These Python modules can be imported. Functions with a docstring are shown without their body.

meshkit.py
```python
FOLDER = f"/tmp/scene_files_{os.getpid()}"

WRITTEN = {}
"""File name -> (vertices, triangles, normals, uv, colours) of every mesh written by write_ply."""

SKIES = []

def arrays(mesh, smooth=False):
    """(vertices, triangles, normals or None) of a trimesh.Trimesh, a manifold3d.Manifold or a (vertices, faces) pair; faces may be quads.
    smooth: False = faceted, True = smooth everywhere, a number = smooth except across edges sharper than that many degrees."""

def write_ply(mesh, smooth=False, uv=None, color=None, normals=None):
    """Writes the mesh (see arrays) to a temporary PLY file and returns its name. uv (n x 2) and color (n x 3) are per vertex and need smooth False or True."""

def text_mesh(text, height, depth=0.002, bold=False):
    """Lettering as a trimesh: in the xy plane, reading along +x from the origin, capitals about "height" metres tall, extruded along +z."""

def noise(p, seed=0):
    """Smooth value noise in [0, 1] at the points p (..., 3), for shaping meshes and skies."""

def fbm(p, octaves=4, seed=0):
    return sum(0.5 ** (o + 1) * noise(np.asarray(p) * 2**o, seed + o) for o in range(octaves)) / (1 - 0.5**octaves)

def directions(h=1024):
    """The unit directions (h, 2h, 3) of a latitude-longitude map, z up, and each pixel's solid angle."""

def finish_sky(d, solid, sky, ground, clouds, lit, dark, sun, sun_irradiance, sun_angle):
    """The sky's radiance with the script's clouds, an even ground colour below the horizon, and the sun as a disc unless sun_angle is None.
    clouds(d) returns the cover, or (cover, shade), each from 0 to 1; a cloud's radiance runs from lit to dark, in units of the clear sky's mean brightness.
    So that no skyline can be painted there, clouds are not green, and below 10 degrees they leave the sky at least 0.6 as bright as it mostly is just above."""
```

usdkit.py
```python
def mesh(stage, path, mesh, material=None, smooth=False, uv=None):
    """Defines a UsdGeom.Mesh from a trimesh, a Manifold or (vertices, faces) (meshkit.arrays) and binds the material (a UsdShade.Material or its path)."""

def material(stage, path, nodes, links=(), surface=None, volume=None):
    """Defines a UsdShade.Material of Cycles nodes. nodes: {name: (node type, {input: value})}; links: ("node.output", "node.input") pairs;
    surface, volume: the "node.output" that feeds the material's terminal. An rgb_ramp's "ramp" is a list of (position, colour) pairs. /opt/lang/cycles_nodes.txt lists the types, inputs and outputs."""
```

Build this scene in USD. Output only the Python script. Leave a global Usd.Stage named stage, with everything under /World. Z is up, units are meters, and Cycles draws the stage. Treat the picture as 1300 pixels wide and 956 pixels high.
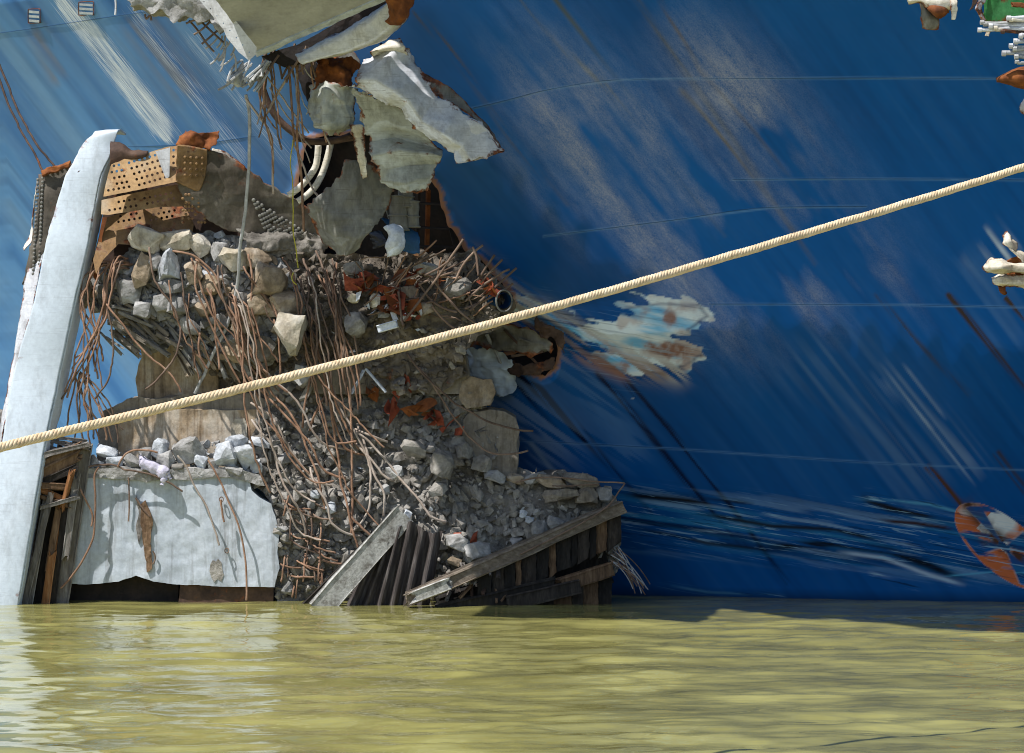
import math, numpy as np, trimesh, usdkit, meshkit
from meshkit import fbm, noise
from pxr import Usd, UsdGeom, UsdShade, UsdLux, Sdf, Gf, Vt
from scipy.interpolate import PchipInterpolator, RBFInterpolator
from scipy.spatial import ConvexHull, Delaunay
from shapely.geometry import Polygon, Point
from shapely import contains_xy

stage = Usd.Stage.CreateInMemory()
UsdGeom.SetStageUpAxis(stage, UsdGeom.Tokens.z)
UsdGeom.SetStageMetersPerUnit(stage, 1.0)
UsdGeom.Xform.Define(stage, '/World')
UsdGeom.Scope.Define(stage, '/World/Looks')

# ---------------------------------------------------------------- camera
FPX = 5000.0                                   # focal length in photo pixels (photo 1300 x 956)
CAM = np.array([0.0, -100.0, 7.3])
PITCH = math.atan(78 / FPX)                    # looking slightly down, horizon at row 400
cam = UsdGeom.Camera.Define(stage, '/World/camera')
cam.CreateHorizontalApertureAttr(36.0); cam.CreateVerticalApertureAttr(36.0 * 956 / 1300)
cam.CreateFocalLengthAttr(FPX / 1300 * 36.0)
cam.CreateClippingRangeAttr(Gf.Vec2f(1, 8000))
cam.CreateExposureAttr(0.3)
cam.AddTranslateOp().Set(Gf.Vec3d(*map(float, CAM)))
cam.AddRotateXOp().Set(90 - math.degrees(PITCH))

# ---------------------------------------------------------------- sky and sun
SUN_AZ, SUN_EL = math.radians(-128), math.radians(60)      # azimuth from +y towards +x: behind the camera, to the left
TO_SUN = np.array([math.sin(SUN_AZ) * math.cos(SUN_EL), math.cos(SUN_AZ) * math.cos(SUN_EL), math.sin(SUN_EL)])
usdkit.material(stage, '/World/Looks/sky', {
    's': ('sky_texture', {'sky_type': 'single_scattering', 'sun_disc': False, 'sun_elevation': SUN_EL, 'sun_rotation': math.atan2(TO_SUN[0], TO_SUN[1]), 'aerosol_density': 1.0}),
    'b': ('background_shader', {'strength': 0.125})}, [('s.color', 'b.color')], surface='b.background')
dome = UsdLux.DomeLight.Define(stage, '/World/sky')
UsdShade.MaterialBindingAPI.Apply(dome.GetPrim()).Bind(UsdShade.Material.Get(stage, '/World/Looks/sky'))
dome.GetPrim().SetCustomDataByKey('kind', 'structure')
sun = UsdLux.DistantLight.Define(stage, '/World/sun')
sun.CreateIntensityAttr(1.25); sun.CreateAngleAttr(0.5); sun.CreateColorAttr(Gf.Vec3f(1.0, 0.98, 0.96))
sun.GetPrim().CreateAttribute('inputs:normalize', Sdf.ValueTypeNames.Bool).Set(True)
sun.AddRotateZOp().Set(math.degrees(math.atan2(TO_SUN[0], -TO_SUN[1])))
sun.AddRotateXOp().Set(90 - math.degrees(SUN_EL))

# ---------------------------------------------------------------- helpers
def at(u, v, y):
    """World point(s) seen at photo pixel (u, v) at depth y."""
    u, v, y = np.broadcast_arrays(*(np.asarray(a, float) for a in (u, v, y)))
    dx, dz = (u - 650) / FPX, (478 - v) / FPX
    c, s = math.cos(PITCH), math.sin(PITCH)
    yy, zz = c + s * dz, -s + c * dz
    k = (y - CAM[1]) / yy
    return np.stack([CAM[0] + k * dx, y, CAM[2] + k * zz], -1)

def pts(*uvy):
    a = np.asarray(uvy, float)
    return at(a[:, 0], a[:, 1], a[:, 2])

names = {}
def numbered(parent, name):
    k = names.get((parent, name), 0); names[(parent, name)] = k + 1
    return f'{parent}/{name}' + (f'_{k:03d}' if k else '')

def setdata(prim, label=None, cat=None, group=None, kind=None):
    for k, v in (('label', label), ('category', cat), ('group', group), ('kind', kind)):
        if v: prim.SetCustomDataByKey(k, v)

def obj(name, mesh, m, parent=None, label=None, cat=None, group=None, kind=None, smooth=False, var=None):
    """One Mesh prim under parent (a prim) or /World. var: dict of per-vertex primvars (needs smooth False/True)."""
    path = numbered(str(parent.GetPath()) if parent else '/World', name)
    g = usdkit.mesh(stage, path, mesh, '/World/Looks/' + m, smooth=smooth)
    if var:
        api = UsdGeom.PrimvarsAPI(g)
        for k, a in var.items():
            a = np.asarray(a, np.float32)
            if a.ndim == 1: a = np.repeat(a[:, None], 3, 1)
            api.CreatePrimvar(k, Sdf.ValueTypeNames.Color3fArray, 'vertex').Set(Vt.Vec3fArray.FromNumpy(a))
    if not (var and 'edge' in var):                              # no torn rim: far from any edge
        UsdGeom.PrimvarsAPI(g).CreatePrimvar('edge', Sdf.ValueTypeNames.Color3fArray, 'constant').Set(Vt.Vec3fArray([Gf.Vec3f(1, 1, 1)]))
    setdata(g.GetPrim(), label, cat, group, kind)
    return g.GetPrim()

def thing(name, label, cat, group=None):
    x = UsdGeom.Xform.Define(stage, numbered('/World', name))
    setdata(x.GetPrim(), label, cat, group)
    return x.GetPrim()

def spline(p, n):
    p = np.asarray(p, float)
    if len(p) == 2: return p[0] + (p[1] - p[0]) * np.linspace(0, 1, max(n, 2))[:, None]
    d = np.r_[0, np.cumsum(np.linalg.norm(np.diff(p, axis=0), axis=1) + 1e-6)]
    return PchipInterpolator(d, p, axis=0)(np.linspace(0, d[-1], n))

def tube(p, r, sides=6, n=None, wob=0.0, seed=0, caps=True):
    """A round bar along the points p; r a number or a list along it."""
    p = spline(p, n or max(8, 6 * len(p)))
    if wob:
        d = np.r_[0, np.cumsum(np.linalg.norm(np.diff(p, axis=0), axis=1))]
        q = np.c_[d * 1.7, np.zeros_like(d), np.zeros_like(d)]
        for k in range(3): p[:, k] += wob * 2 * (noise(q, seed * 7 + k) - .5) + wob * 1.3 * (np.abs(noise(q * 2.3, seed * 7 + k + 3) - .5) - .25)
    n = len(p); rr = np.interp(np.linspace(0, 1, n), np.linspace(0, 1, np.size(r)), np.atleast_1d(r))
    t = np.gradient(p, axis=0); t /= np.linalg.norm(t, axis=1)[:, None] + 1e-9
    a = np.cross(t[0], [0.3, 0.2, 0.93]); a /= np.linalg.norm(a) + 1e-9
    v = []
    ang = np.arange(sides) / sides * 2 * math.pi
    for i in range(n):
        a = a - t[i] * (a @ t[i]); a /= np.linalg.norm(a) + 1e-9
        b = np.cross(t[i], a)
        v.append(p[i] + rr[i] * (np.cos(ang)[:, None] * a + np.sin(ang)[:, None] * b))
    v = np.concatenate(v)
    f = []
    for i in range(n - 1):
        for j in range(sides):
            k = (j + 1) % sides
            f += [[i * sides + j, i * sides + k, (i + 1) * sides + k], [i * sides + j, (i + 1) * sides + k, (i + 1) * sides + j]]
    if caps:
        for j in range(1, sides - 1): f += [[0, j + 1, j], [(n - 1) * sides, (n - 1) * sides + j, (n - 1) * sides + j + 1]]
    return v, np.array(f)

def join(ms):
    vs, fs, o = [], [], 0
    for v, f in ms:
        vs.append(np.asarray(v)); fs.append(np.asarray(f) + o); o += len(v)
    return np.concatenate(vs), np.concatenate(fs)

def grid_faces(R, C):
    i = np.arange(R * C).reshape(R, C)
    a, b, c, d = i[:-1, :-1].ravel(), i[:-1, 1:].ravel(), i[1:, 1:].ravel(), i[1:, :-1].ravel()
    return np.concatenate([np.c_[a, b, c], np.c_[a, c, d]])

def spl2(P, R, C, k=True):
    """Resamples a control net P (r, c, 3) to R x C."""
    def ax(P, n, axis):
        m = P.shape[axis]
        x = np.linspace(0, m - 1, n)
        if m == 2 or not k:
            i = np.clip(x.astype(int), 0, m - 2); w = x - i
            w = w.reshape([-1 if q == axis else 1 for q in range(3)])
            return np.take(P, i, axis) * (1 - w) + np.take(P, i + 1, axis) * w
        return PchipInterpolator(np.arange(m), P, axis=axis)(x)
    return ax(ax(P, R, 0), C, 1)

def sheet(ctrl, R=26, C=40, thick=.03, crumple=.06, freq=1.2, seed=0, rag=.03, smooth=True, jit=0.0):
    """A bent metal sheet through a net of (u, v, y) controls. Returns (mesh, edge) with edge = distance to the torn rim, in metres."""
    P = np.asarray(ctrl, float); P = at(P[..., 0], P[..., 1], P[..., 2])
    if jit: P[..., 1] += jit * (np.random.default_rng(seed + 5).uniform(-1, 1, P.shape[:2]))
    V = spl2(P, R, C, smooth)
    i, j = np.meshgrid(np.arange(R), np.arange(C), indexing='ij')
    du = np.linalg.norm(np.diff(V, axis=1), axis=2).mean(); dv = np.linalg.norm(np.diff(V, axis=0), axis=2).mean()
    edge = np.minimum(np.minimum(i, R - 1 - i) * dv, np.minimum(j, C - 1 - j) * du)
    N = np.cross(np.gradient(V, axis=1), np.gradient(V, axis=0)); N /= np.linalg.norm(N, axis=2, keepdims=True) + 1e-9
    q = V * freq
    a1, a2 = noise(q * .8 + 3, seed), noise(q * 1.7 + 8, seed + 4)
    h = crumple * (3.2 * np.abs(a1 - .5) + 1.6 * np.abs(a2 - .5) - 1.1 + .5 * (fbm(q * 3, 3, seed + 9) - .5))
    V = V + N * h[..., None]
    if rag:
        w = np.exp(-edge / .10)[..., None]
        for k in (0, 2): V[..., k] += (rag * 3 * (fbm(V * 6, 3, seed + 20 + k) - .5) * w[..., 0])
    n = R * C
    A, B = (V - N * thick / 2).reshape(-1, 3), (V + N * thick / 2).reshape(-1, 3)
    f = grid_faces(R, C)
    rim = np.r_[np.arange(C), np.arange(1, R) * C + C - 1, (R - 1) * C + np.arange(C - 2, -1, -1), np.arange(R - 2, 0, -1) * C]
    nx = np.roll(rim, -1)
    F = np.concatenate([f, f[:, ::-1] + n, np.c_[rim, rim + n, nx + n], np.c_[rim, nx + n, nx]])
    return (np.concatenate([A, B]), F), np.tile(edge.ravel(), 2)

def metal(name, ctrl, m, parent=None, smooth=True, bend=True, **kw):
    lab = {k: kw.pop(k) for k in ('label', 'cat', 'group') if k in kw}
    (mesh, e) = sheet(ctrl, smooth=bend, **kw)
    return obj(name, mesh, m, parent, smooth=smooth, var={'edge': np.clip(e / .5, 0, 1)}, **lab)

def hullmesh(P):
    h = ConvexHull(P); f = h.simplices.copy(); v = P[h.vertices]
    idx = -np.ones(len(P), int); idx[h.vertices] = np.arange(len(h.vertices)); f = idx[f]
    c = v.mean(0); n = np.cross(v[f[:, 1]] - v[f[:, 0]], v[f[:, 2]] - v[f[:, 0]])
    flip = ((v[f[:, 0]] - c) * n).sum(1) < 0
    f[flip] = f[flip][:, ::-1]
    return v, f

def rotm(rng):
    q = rng.normal(size=4); q /= np.linalg.norm(q); w, x, y, z = q
    return np.array([[1 - 2 * (y * y + z * z), 2 * (x * y - z * w), 2 * (x * z + y * w)], [2 * (x * y + z * w), 1 - 2 * (x * x + z * z), 2 * (y * z - x * w)], [2 * (x * z - y * w), 2 * (y * z + x * w), 1 - 2 * (x * x + y * y)]])

def chunk_shape(rng, n=16):
    p = rng.normal(size=(n, 3)); p /= np.linalg.norm(p, axis=1)[:, None]
    return hullmesh(p * rng.uniform(.75, 1.05, (n, 1)))
crng = np.random.default_rng(5)
CHUNKS = [chunk_shape(crng, 9 + k % 6) for k in range(30)]

def boulder(c, size, seed, rough=.05, cuts=22):
    """A broken rock: an angular block of random planes, its faces subdivided and roughened."""
    rng = np.random.default_rng(seed)
    p = rng.normal(size=(cuts, 3)); p = p / np.abs(p).max(1)[:, None] * .6 + p / np.linalg.norm(p, axis=1)[:, None] * .4
    v, f = hullmesh(p * rng.uniform(.8, 1.0, (cuts, 1)))
    v, f = trimesh.remesh.subdivide_to_size(v, f, .32, max_iter=6)
    tm = trimesh.Trimesh(v, f); v, f = np.array(tm.vertices), np.array(tm.faces)
    v = v * (1 + rough * 2.6 * (fbm(v * 2.2 + seed * 3.1, 5, seed)[:, None] - .5) * 2)
    v = v + rough * .8 * np.stack([fbm(v * 6 + 7 * k, 2, seed + k) - .5 for k in range(3)], 1)
    v = v * np.asarray(size) / 2
    a = rng.uniform(-.35, .35); R = np.array([[math.cos(a), 0, -math.sin(a)], [0, 1, 0], [math.sin(a), 0, math.cos(a)]])
    return v @ R.T + c, f

def prism(poly, y0, depth, res=.14, amp=.03, freq=2.5, seed=0, top_amp=0, px=True, lean=0.0):
    """A solid whose front outline is a polygon (photo pixels at depth y0, or x-z metres), going back by depth; faces roughened."""
    p = np.asarray(poly, float)
    xz = at(p[:, 0], p[:, 1], y0)[:, [0, 2]] if px else p
    P = Polygon(xz)
    if not P.is_valid: P = P.buffer(0)
    lo, hi = xz.min(0), xz.max(0)
    gx, gz = np.meshgrid(np.arange(lo[0], hi[0], res), np.arange(lo[1], hi[1], res))
    inner = P.buffer(-res * .45); k = contains_xy(inner, gx.ravel(), gz.ravel())
    ring = np.asarray(P.segmentize(res).exterior.coords)[:-1]
    q = np.concatenate([ring, np.c_[gx.ravel()[k], gz.ravel()[k]]])
    t = Delaunay(q).simplices
    cen = q[t].mean(1); t = t[contains_xy(P, cen[:, 0], cen[:, 1])]
    e1, e2 = q[t[:, 1]] - q[t[:, 0]], q[t[:, 2]] - q[t[:, 0]]
    cr = e1[:, 0] * e2[:, 1] - e1[:, 1] * e2[:, 0]; t[cr < 0] = t[cr < 0][:, ::-1]
    n, m = len(q), len(ring)
    layers = max(1, int(depth / (res * 2.5)))
    V = [np.c_[q[:, 0], np.full(n, y0), q[:, 1]]]
    for L in range(1, layers + 1): V.append(np.c_[ring[:, 0], np.full(m, y0 + depth * L / layers), ring[:, 1]])
    V = np.concatenate(V); F = [t]                              # front faces -y
    sgn = 1 if P.exterior.is_ccw else -1
    base = 0
    for L in range(layers):
        nb = n + L * m
        i = np.arange(m); j = np.roll(i, -1)
        a, b, c, d = base + i, base + j, nb + j, nb + i
        q1, q2 = np.c_[a, d, c], np.c_[a, c, b]
        F += [q1, q2] if sgn > 0 else [q1[:, ::-1], q2[:, ::-1]]
        base = nb
    F = np.concatenate(F)
    d = np.stack([fbm(V * freq, 4, seed + k) - .5 for k in range(3)], 1) * 2 * amp
    V = V + d
    if lean: V[:, 1] += lean * (V[:, 2] - lo[1])
    return V, F

def beam(p0, p1, w, h, up=(0, 0, 1), amp=.015, seed=0, n=None, frag=(.0, .0)):
    """A squared timber or bar from p0 to p1 with eased edges, slight unevenness and split ends."""
    p0, p1 = np.asarray(p0, float), np.asarray(p1, float)
    L = np.linalg.norm(p1 - p0); t = (p1 - p0) / L
    a = np.cross(t, up); a /= np.linalg.norm(a) + 1e-9; b = np.cross(a, t)
    e = min(w, h) * .12
    prof = []
    for sx, sy in ((-1, -1), (1, -1), (1, 1), (-1, 1)):
        cx, cy = sx * w / 2, sy * h / 2
        prof += [(cx - sx * e, cy), (cx, cy - sy * e)] if sx * sy > 0 else [(cx, cy - sy * e), (cx - sx * e, cy)]
    prof = np.array(prof); M_ = len(prof)
    mid = []
    for k in range(M_):
        mid += [prof[k], (prof[k] + prof[(k + 1) % M_]) / 2]
    prof = np.array(mid); M_ = len(prof)
    n = n or max(4, int(L / .15)); s = np.linspace(0, 1, n)
    V = p0 + (p1 - p0) * s[:, None, None] + prof[None, :, :1] * a + prof[None, :, 1:] * b
    q = (prof[:, :1] * a + prof[:, 1:] * b) * 6 + p0
    V = V + ((fbm(q[None] + (s * L * .8)[:, None, None] * t, 3, seed) - .5) * 2 * amp)[..., None] * (prof[:, :1] * a + prof[:, 1:] * b)[None] / (max(w, h) / 2)
    rng = np.random.default_rng(seed + 99)
    V[0] -= t * (rng.uniform(0, 1, (M_, 1)) * frag[0]); V[-1] += t * (rng.uniform(0, 1, (M_, 1)) * frag[1])
    V = V.reshape(-1, 3); f = []
    for i in range(n - 1):
        for j in range(M_):
            k = (j + 1) % M_
            f += [[i * M_ + j, i * M_ + k, (i + 1) * M_ + k], [i * M_ + j, (i + 1) * M_ + k, (i + 1) * M_ + j]]
    c0, c1 = len(V), len(V) + 1
    V = np.concatenate([V, [p0, p1]])
    for j in range(M_):
        k = (j + 1) % M_
        f += [[c0, k, j], [c1, (n - 1) * M_ + j, (n - 1) * M_ + k]]
    return V, np.array(f)

def s2l(*c):
    c = np.array(c, float) / 255
    return tuple(np.where(c <= .04045, c / 12.92, ((c + .055) / 1.055) ** 2.4))

def M(name, cols, scale=1.5, detail=8, rough=.85, bump=.4, bscale=14, stretch=(1, 1, 1), rust=None, edge=0, metallic=0, spec=.3, bdist=.03, sharp=.25, rand=0, grain=.8, grime=.3, iso=0, scratch=0, gstretch=(1.5, 1.5, .45)):
    """Mottled matter: noise over a ramp of colours, grain in relief, optional rust = (amount, scale), rust along torn rims (edge)."""
    nd = {'g': ('geometry', {}), 'm': ('mapping', {'scale': stretch}), 'n': ('noise_texture', {'scale': scale, 'detail': detail, 'roughness': .65}),
          'r': ('rgb_ramp', {'ramp': [(.5 - sharp + 2 * sharp * k / max(1, len(cols) - 1), c) for k, c in enumerate(cols)]}),
          'nb': ('noise_texture', {'scale': bscale, 'detail': 6, 'roughness': .7}),
          'b': ('bump', {'strength': bump, 'distance': bdist}),
          'p': ('principled_bsdf', {'roughness': rough, 'metallic': metallic, 'specular_ior_level': spec})}
    ln = [('g.position', 'm.vector'), ('m.vector', 'n.vector'), ('n.fac', 'r.fac'), ('g.position' if iso else 'm.vector', 'nb.vector'), ('nb.fac', 'b.height'), ('b.normal', 'p.normal')]
    out = 'r.color'
    # fine tonal grain
    nd['fg'] = ('rgb_ramp', {'ramp': [(.3, (.62,) * 3), (.7, (1.12,) * 3)]}); nd['fm'] = ('mix_color', {'blend_type': 'multiply', 'fac': grain, 'use_clamp': False})
    ln += [('nb.fac', 'fg.fac'), (out, 'fm.a'), ('fg.color', 'fm.b')]; out = 'fm.result'
    if grime:                                                       # old stains and run-off marks
        nd['gm'] = ('mapping', {'scale': gstretch}); nd['gn'] = ('noise_texture', {'scale': 1.7, 'detail': 9, 'roughness': .7}); nd['gr'] = ('map_range', {'from_min': .5, 'from_max': .68, 'to_min': 0, 'to_max': 1, 'clamp': True})
        nd['gs'] = ('math', {'math_type': 'multiply', 'value2': grime}); nd['gx'] = ('mix_color', {'blend_type': 'multiply', 'b': (.30, .26, .22), 'use_clamp': False})
        ln += [('g.position', 'gm.vector'), ('gm.vector', 'gn.vector'), ('gn.fac', 'gr.value'), ('gr.result', 'gs.value1'), ('gs.value', 'gx.fac'), (out, 'gx.a')]; out = 'gx.result'
    if scratch:                                                     # scored and scraped lines
        nd['km'] = ('mapping', {'rotation': (.3, .75, .2), 'scale': (1.2, 1.2, 34)}); nd['kn'] = ('noise_texture', {'scale': 1.3, 'detail': 4, 'roughness': .6, 'distortion': .6}); nd['kr'] = ('map_range', {'from_min': .60, 'from_max': .66, 'to_min': 0, 'to_max': scratch, 'clamp': True})
        nd['kx'] = ('mix_color', {'b': s2l(74, 62, 54)})
        ln += [('g.position', 'km.vector'), ('km.vector', 'kn.vector'), ('kn.fac', 'kr.value'), ('kr.result', 'kx.fac'), (out, 'kx.a')]; out = 'kx.result'
    if rand:
        nd['oi'] = ('object_info', {}); nd['orr'] = ('map_range', {'from_min': 0, 'from_max': 1, 'to_min': 1 - rand, 'to_max': 1 + rand}); nd['om'] = ('vector_math', {'math_type': 'scale'})
        ln += [('oi.random', 'orr.value'), (out, 'om.vector1'), ('orr.result', 'om.scale')]; out = 'om.vector'
    if rust or edge:
        amt, sc = rust or (0, 2)
        nd['rn'] = ('noise_texture', {'scale': sc, 'detail': 10, 'roughness': .7})
        nd['rc'] = ('rgb_ramp', {'ramp': [(.35, s2l(60, 34, 22)), (.55, s2l(118, 66, 36)), (.7, s2l(150, 92, 54))]})
        nd['rn2'] = ('noise_texture', {'scale': 9, 'detail': 6})
        nd['rr'] = ('map_range', {'from_min': .78 - amt, 'from_max': .86 - amt, 'to_min': 0, 'to_max': 1, 'clamp': True})
        nd['mx'] = ('mix_color', {'blend_type': 'mix'})
        ln += [('g.position', 'rn.vector'), ('g.position', 'rn2.vector'), ('rn2.fac', 'rc.fac')]
        src = 'rn.fac'
        if edge:
            nd['ea'] = ('attribute', {'attribute': 'edge'}); nd['em'] = ('map_range', {'from_min': 0, 'from_max': .35, 'to_min': edge, 'to_max': 0, 'clamp': True})
            nd['es'] = ('math', {'math_type': 'add'})
            ln += [('ea.fac', 'em.value'), ('em.result', 'es.value1'), ('rn.fac', 'es.value2')]; src = 'es.value'
        ln += [(src, 'rr.value'), ('rr.result', 'mx.fac'), (out, 'mx.a'), ('rc.color', 'mx.b')]; out = 'mx.result'
    ln.append((out, 'p.base_color'))
    usdkit.material(stage, '/World/Looks/' + name, nd, ln, surface='p.BSDF')

M('white_steel', [s2l(168, 168, 170), s2l(206, 207, 210), s2l(222, 223, 226)], scale=1.2, bump=.12, bscale=9, spec=.4, grime=0.6, grain=0.6, scratch=0.45, rough=0.42, rust=(.14, 2.2), edge=0.2)
M('column_paint', [s2l(182, 192, 200), s2l(192, 202, 209), s2l(200, 208, 214)], scale=.5, rough=.45, bump=.06, bscale=8, edge=.10, spec=.4, rust=(.10, 1.1), grain=0.35, scratch=0.18, grime=0.35)
M('green_steel', [s2l(128, 130, 122), s2l(168, 170, 160), s2l(190, 191, 182)], scale=1.1, rough=.5, bump=.15, bscale=9, spec=.4, grime=0.6, grain=0.6, scratch=0.45, rust=(.15, 2.2), edge=0.18)
M('grey_steel', [s2l(88, 84, 78), s2l(122, 120, 112), s2l(150, 148, 138)], scale=1.4, rough=.6, bump=.25, bscale=10, rust=(.17, 1.5), edge=.2, spec=.35, stretch=(1, 1, .5), grime=0.7, scratch=0.45)
M('gusset_grey', [s2l(62, 56, 48), s2l(98, 90, 79), s2l(136, 129, 117)], scale=1.3, rough=.7, bump=.3, bscale=9, rust=(.2, 1.1), edge=.1, grime=0.7)
M('gusset_tan', [s2l(128, 98, 64), s2l(178, 144, 100), s2l(170, 158, 138)], scale=1.0, rough=.7, bump=.15, edge=.06, grime=0.55, rust=(.2, 1.7))
M('gusset_rusty', [s2l(96, 76, 52), s2l(140, 108, 70), s2l(150, 140, 124)], scale=1.8, rough=.75, bump=.3, bscale=10, rust=(.25, 1.8), grime=.6)
M('rust_plate', [s2l(70, 40, 24), s2l(126, 72, 36), s2l(176, 108, 52)], scale=2.2, rough=.85, bump=.4, bscale=10)
M('dark_rust', [s2l(44, 34, 30), s2l(78, 60, 50), s2l(108, 84, 68)], scale=2.2, rough=.8, bump=.4, bscale=10, rust=(.2, 2))
M('deck_concrete', [s2l(150, 150, 148), s2l(166, 166, 164), s2l(180, 180, 178)], scale=.9, rough=.85, bump=.2, bscale=9, rust=(-.05, 1), grain=0.4, grime=0.25)
M('pale_concrete', [s2l(158, 166, 174), s2l(186, 194, 201), s2l(202, 208, 214)], scale=.9, rough=.9, bscale=8, stretch=(1.6, 1.6, .35), rust=(.04, 1.3), grain=0.6, iso=1, gstretch=(2.2, 2.2, .16), bump=0.25, grime=0.65)
M('tan_concrete', [s2l(118, 102, 84), s2l(170, 148, 120), s2l(200, 188, 170), s2l(146, 122, 94)], rough=.9, bscale=7, sharp=0.22, bump=0.6, iso=1, stretch=(1, 1, .45), gstretch=(5, 5, .10), grime=0.85, scale=1.5, detail=8)
M('grey_concrete', [s2l(100, 93, 83), s2l(140, 131, 118), s2l(164, 153, 137)], scale=1.6, rough=.9, bump=.5, bscale=9, stretch=(1.3, 1.3, .3), rust=(.05, 1.2), iso=1, gstretch=(4, 4, .12), grime=0.75)
M('rubble_dark', [s2l(90, 85, 78), s2l(132, 126, 117), s2l(166, 160, 150)], scale=1.3, rough=.95, bump=.9, bscale=11, bdist=.06, rust=(.04, 1.0), sharp=.2)
M('rubble_brown', [s2l(78, 70, 60), s2l(118, 108, 96), s2l(150, 140, 126)], scale=1.3, rough=.95, bump=.9, bscale=11, bdist=.06, rust=(.14, 1.2), sharp=.2)
M('stone_grey', [s2l(116, 114, 110), s2l(154, 152, 148), s2l(186, 184, 180)], scale=2.2, rough=.95, bump=.7, bscale=9, bdist=.05, rand=.18, grime=0.5, grain=1.0)
M('stone_dark', [s2l(96, 92, 85), s2l(138, 133, 125), s2l(174, 169, 160)], scale=2.2, rough=.95, bump=.8, bscale=9, bdist=.05, rand=.25, grain=1.0)
M('stone_pale', [s2l(160, 164, 168), s2l(190, 194, 198), s2l(210, 212, 214)], scale=2.2, rough=.95, bump=.7, bscale=9, bdist=.05, rand=.1, grime=0.45, grain=1.0)
M('stone_tan', [s2l(122, 106, 86), s2l(162, 144, 120), s2l(192, 182, 166)], scale=1.8, rough=.95, bump=.7, bscale=8, bdist=.05, rust=(.1, 1.6), rand=.12, grime=0.6, grain=1.0)
M('stone_cream', [s2l(164, 150, 124), s2l(196, 186, 166), s2l(210, 206, 198)], scale=1.6, rough=.95, bump=.6, bscale=8, bdist=.05, rand=.08, grime=0.6, grain=1.0)
M('timber_grey', [s2l(80, 74, 68), s2l(124, 118, 111), s2l(160, 155, 148)], scale=3, rough=.9, bump=.8, bscale=8, stretch=(3, 3, .5), rand=.2)
M('timber_brown', [s2l(66, 50, 38), s2l(112, 88, 66), s2l(146, 120, 94)], scale=3, rough=.9, bump=.8, bscale=8, stretch=(3, 3, .6), rand=.2)
M('timber_dark', [s2l(34, 30, 27), s2l(56, 50, 45), s2l(84, 76, 68)], scale=3, rough=.9, bump=.8, bscale=8, stretch=(3, 3, .6), rand=.25)
M('timber_black', [s2l(24, 22, 21), s2l(40, 37, 34), s2l(62, 57, 52)], scale=3, rough=.9, bump=.8, bscale=8, stretch=(3, 3, .6), rand=.25)
M('timber_cap', [s2l(84, 74, 62), s2l(124, 112, 98), s2l(156, 146, 132)], scale=3, rough=.9, bump=.8, bscale=8, stretch=(1.5, 3, 3))
M('timber_split', [s2l(104, 66, 36), s2l(150, 102, 62), s2l(176, 136, 96)], scale=3, rough=.9, bump=.8, bscale=8, stretch=(4, 4, .5), rand=.15)
M('timber_white', [s2l(120, 114, 106), s2l(176, 174, 168), s2l(196, 194, 188)], scale=2.0, rough=.85, bump=.6, bscale=8, stretch=(2, 2, 2), rust=(.05, 2), sharp=.15, grime=0.6)
M('rebar', [s2l(104, 78, 62), s2l(150, 116, 93), s2l(182, 150, 127)], scale=3, rough=.85, bump=.5, bscale=40, rand=.25, grime=0.2)
M('rebar_dark', [s2l(82, 66, 56), s2l(120, 99, 84), s2l(150, 129, 112)], scale=3, rough=.85, bump=.5, bscale=40, rand=.25, grime=0.2)
M('rebar_pale', [s2l(130, 112, 98), s2l(172, 156, 142), s2l(190, 180, 168)], scale=2, rough=.75, bump=.4, bscale=40, rand=.1)
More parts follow.
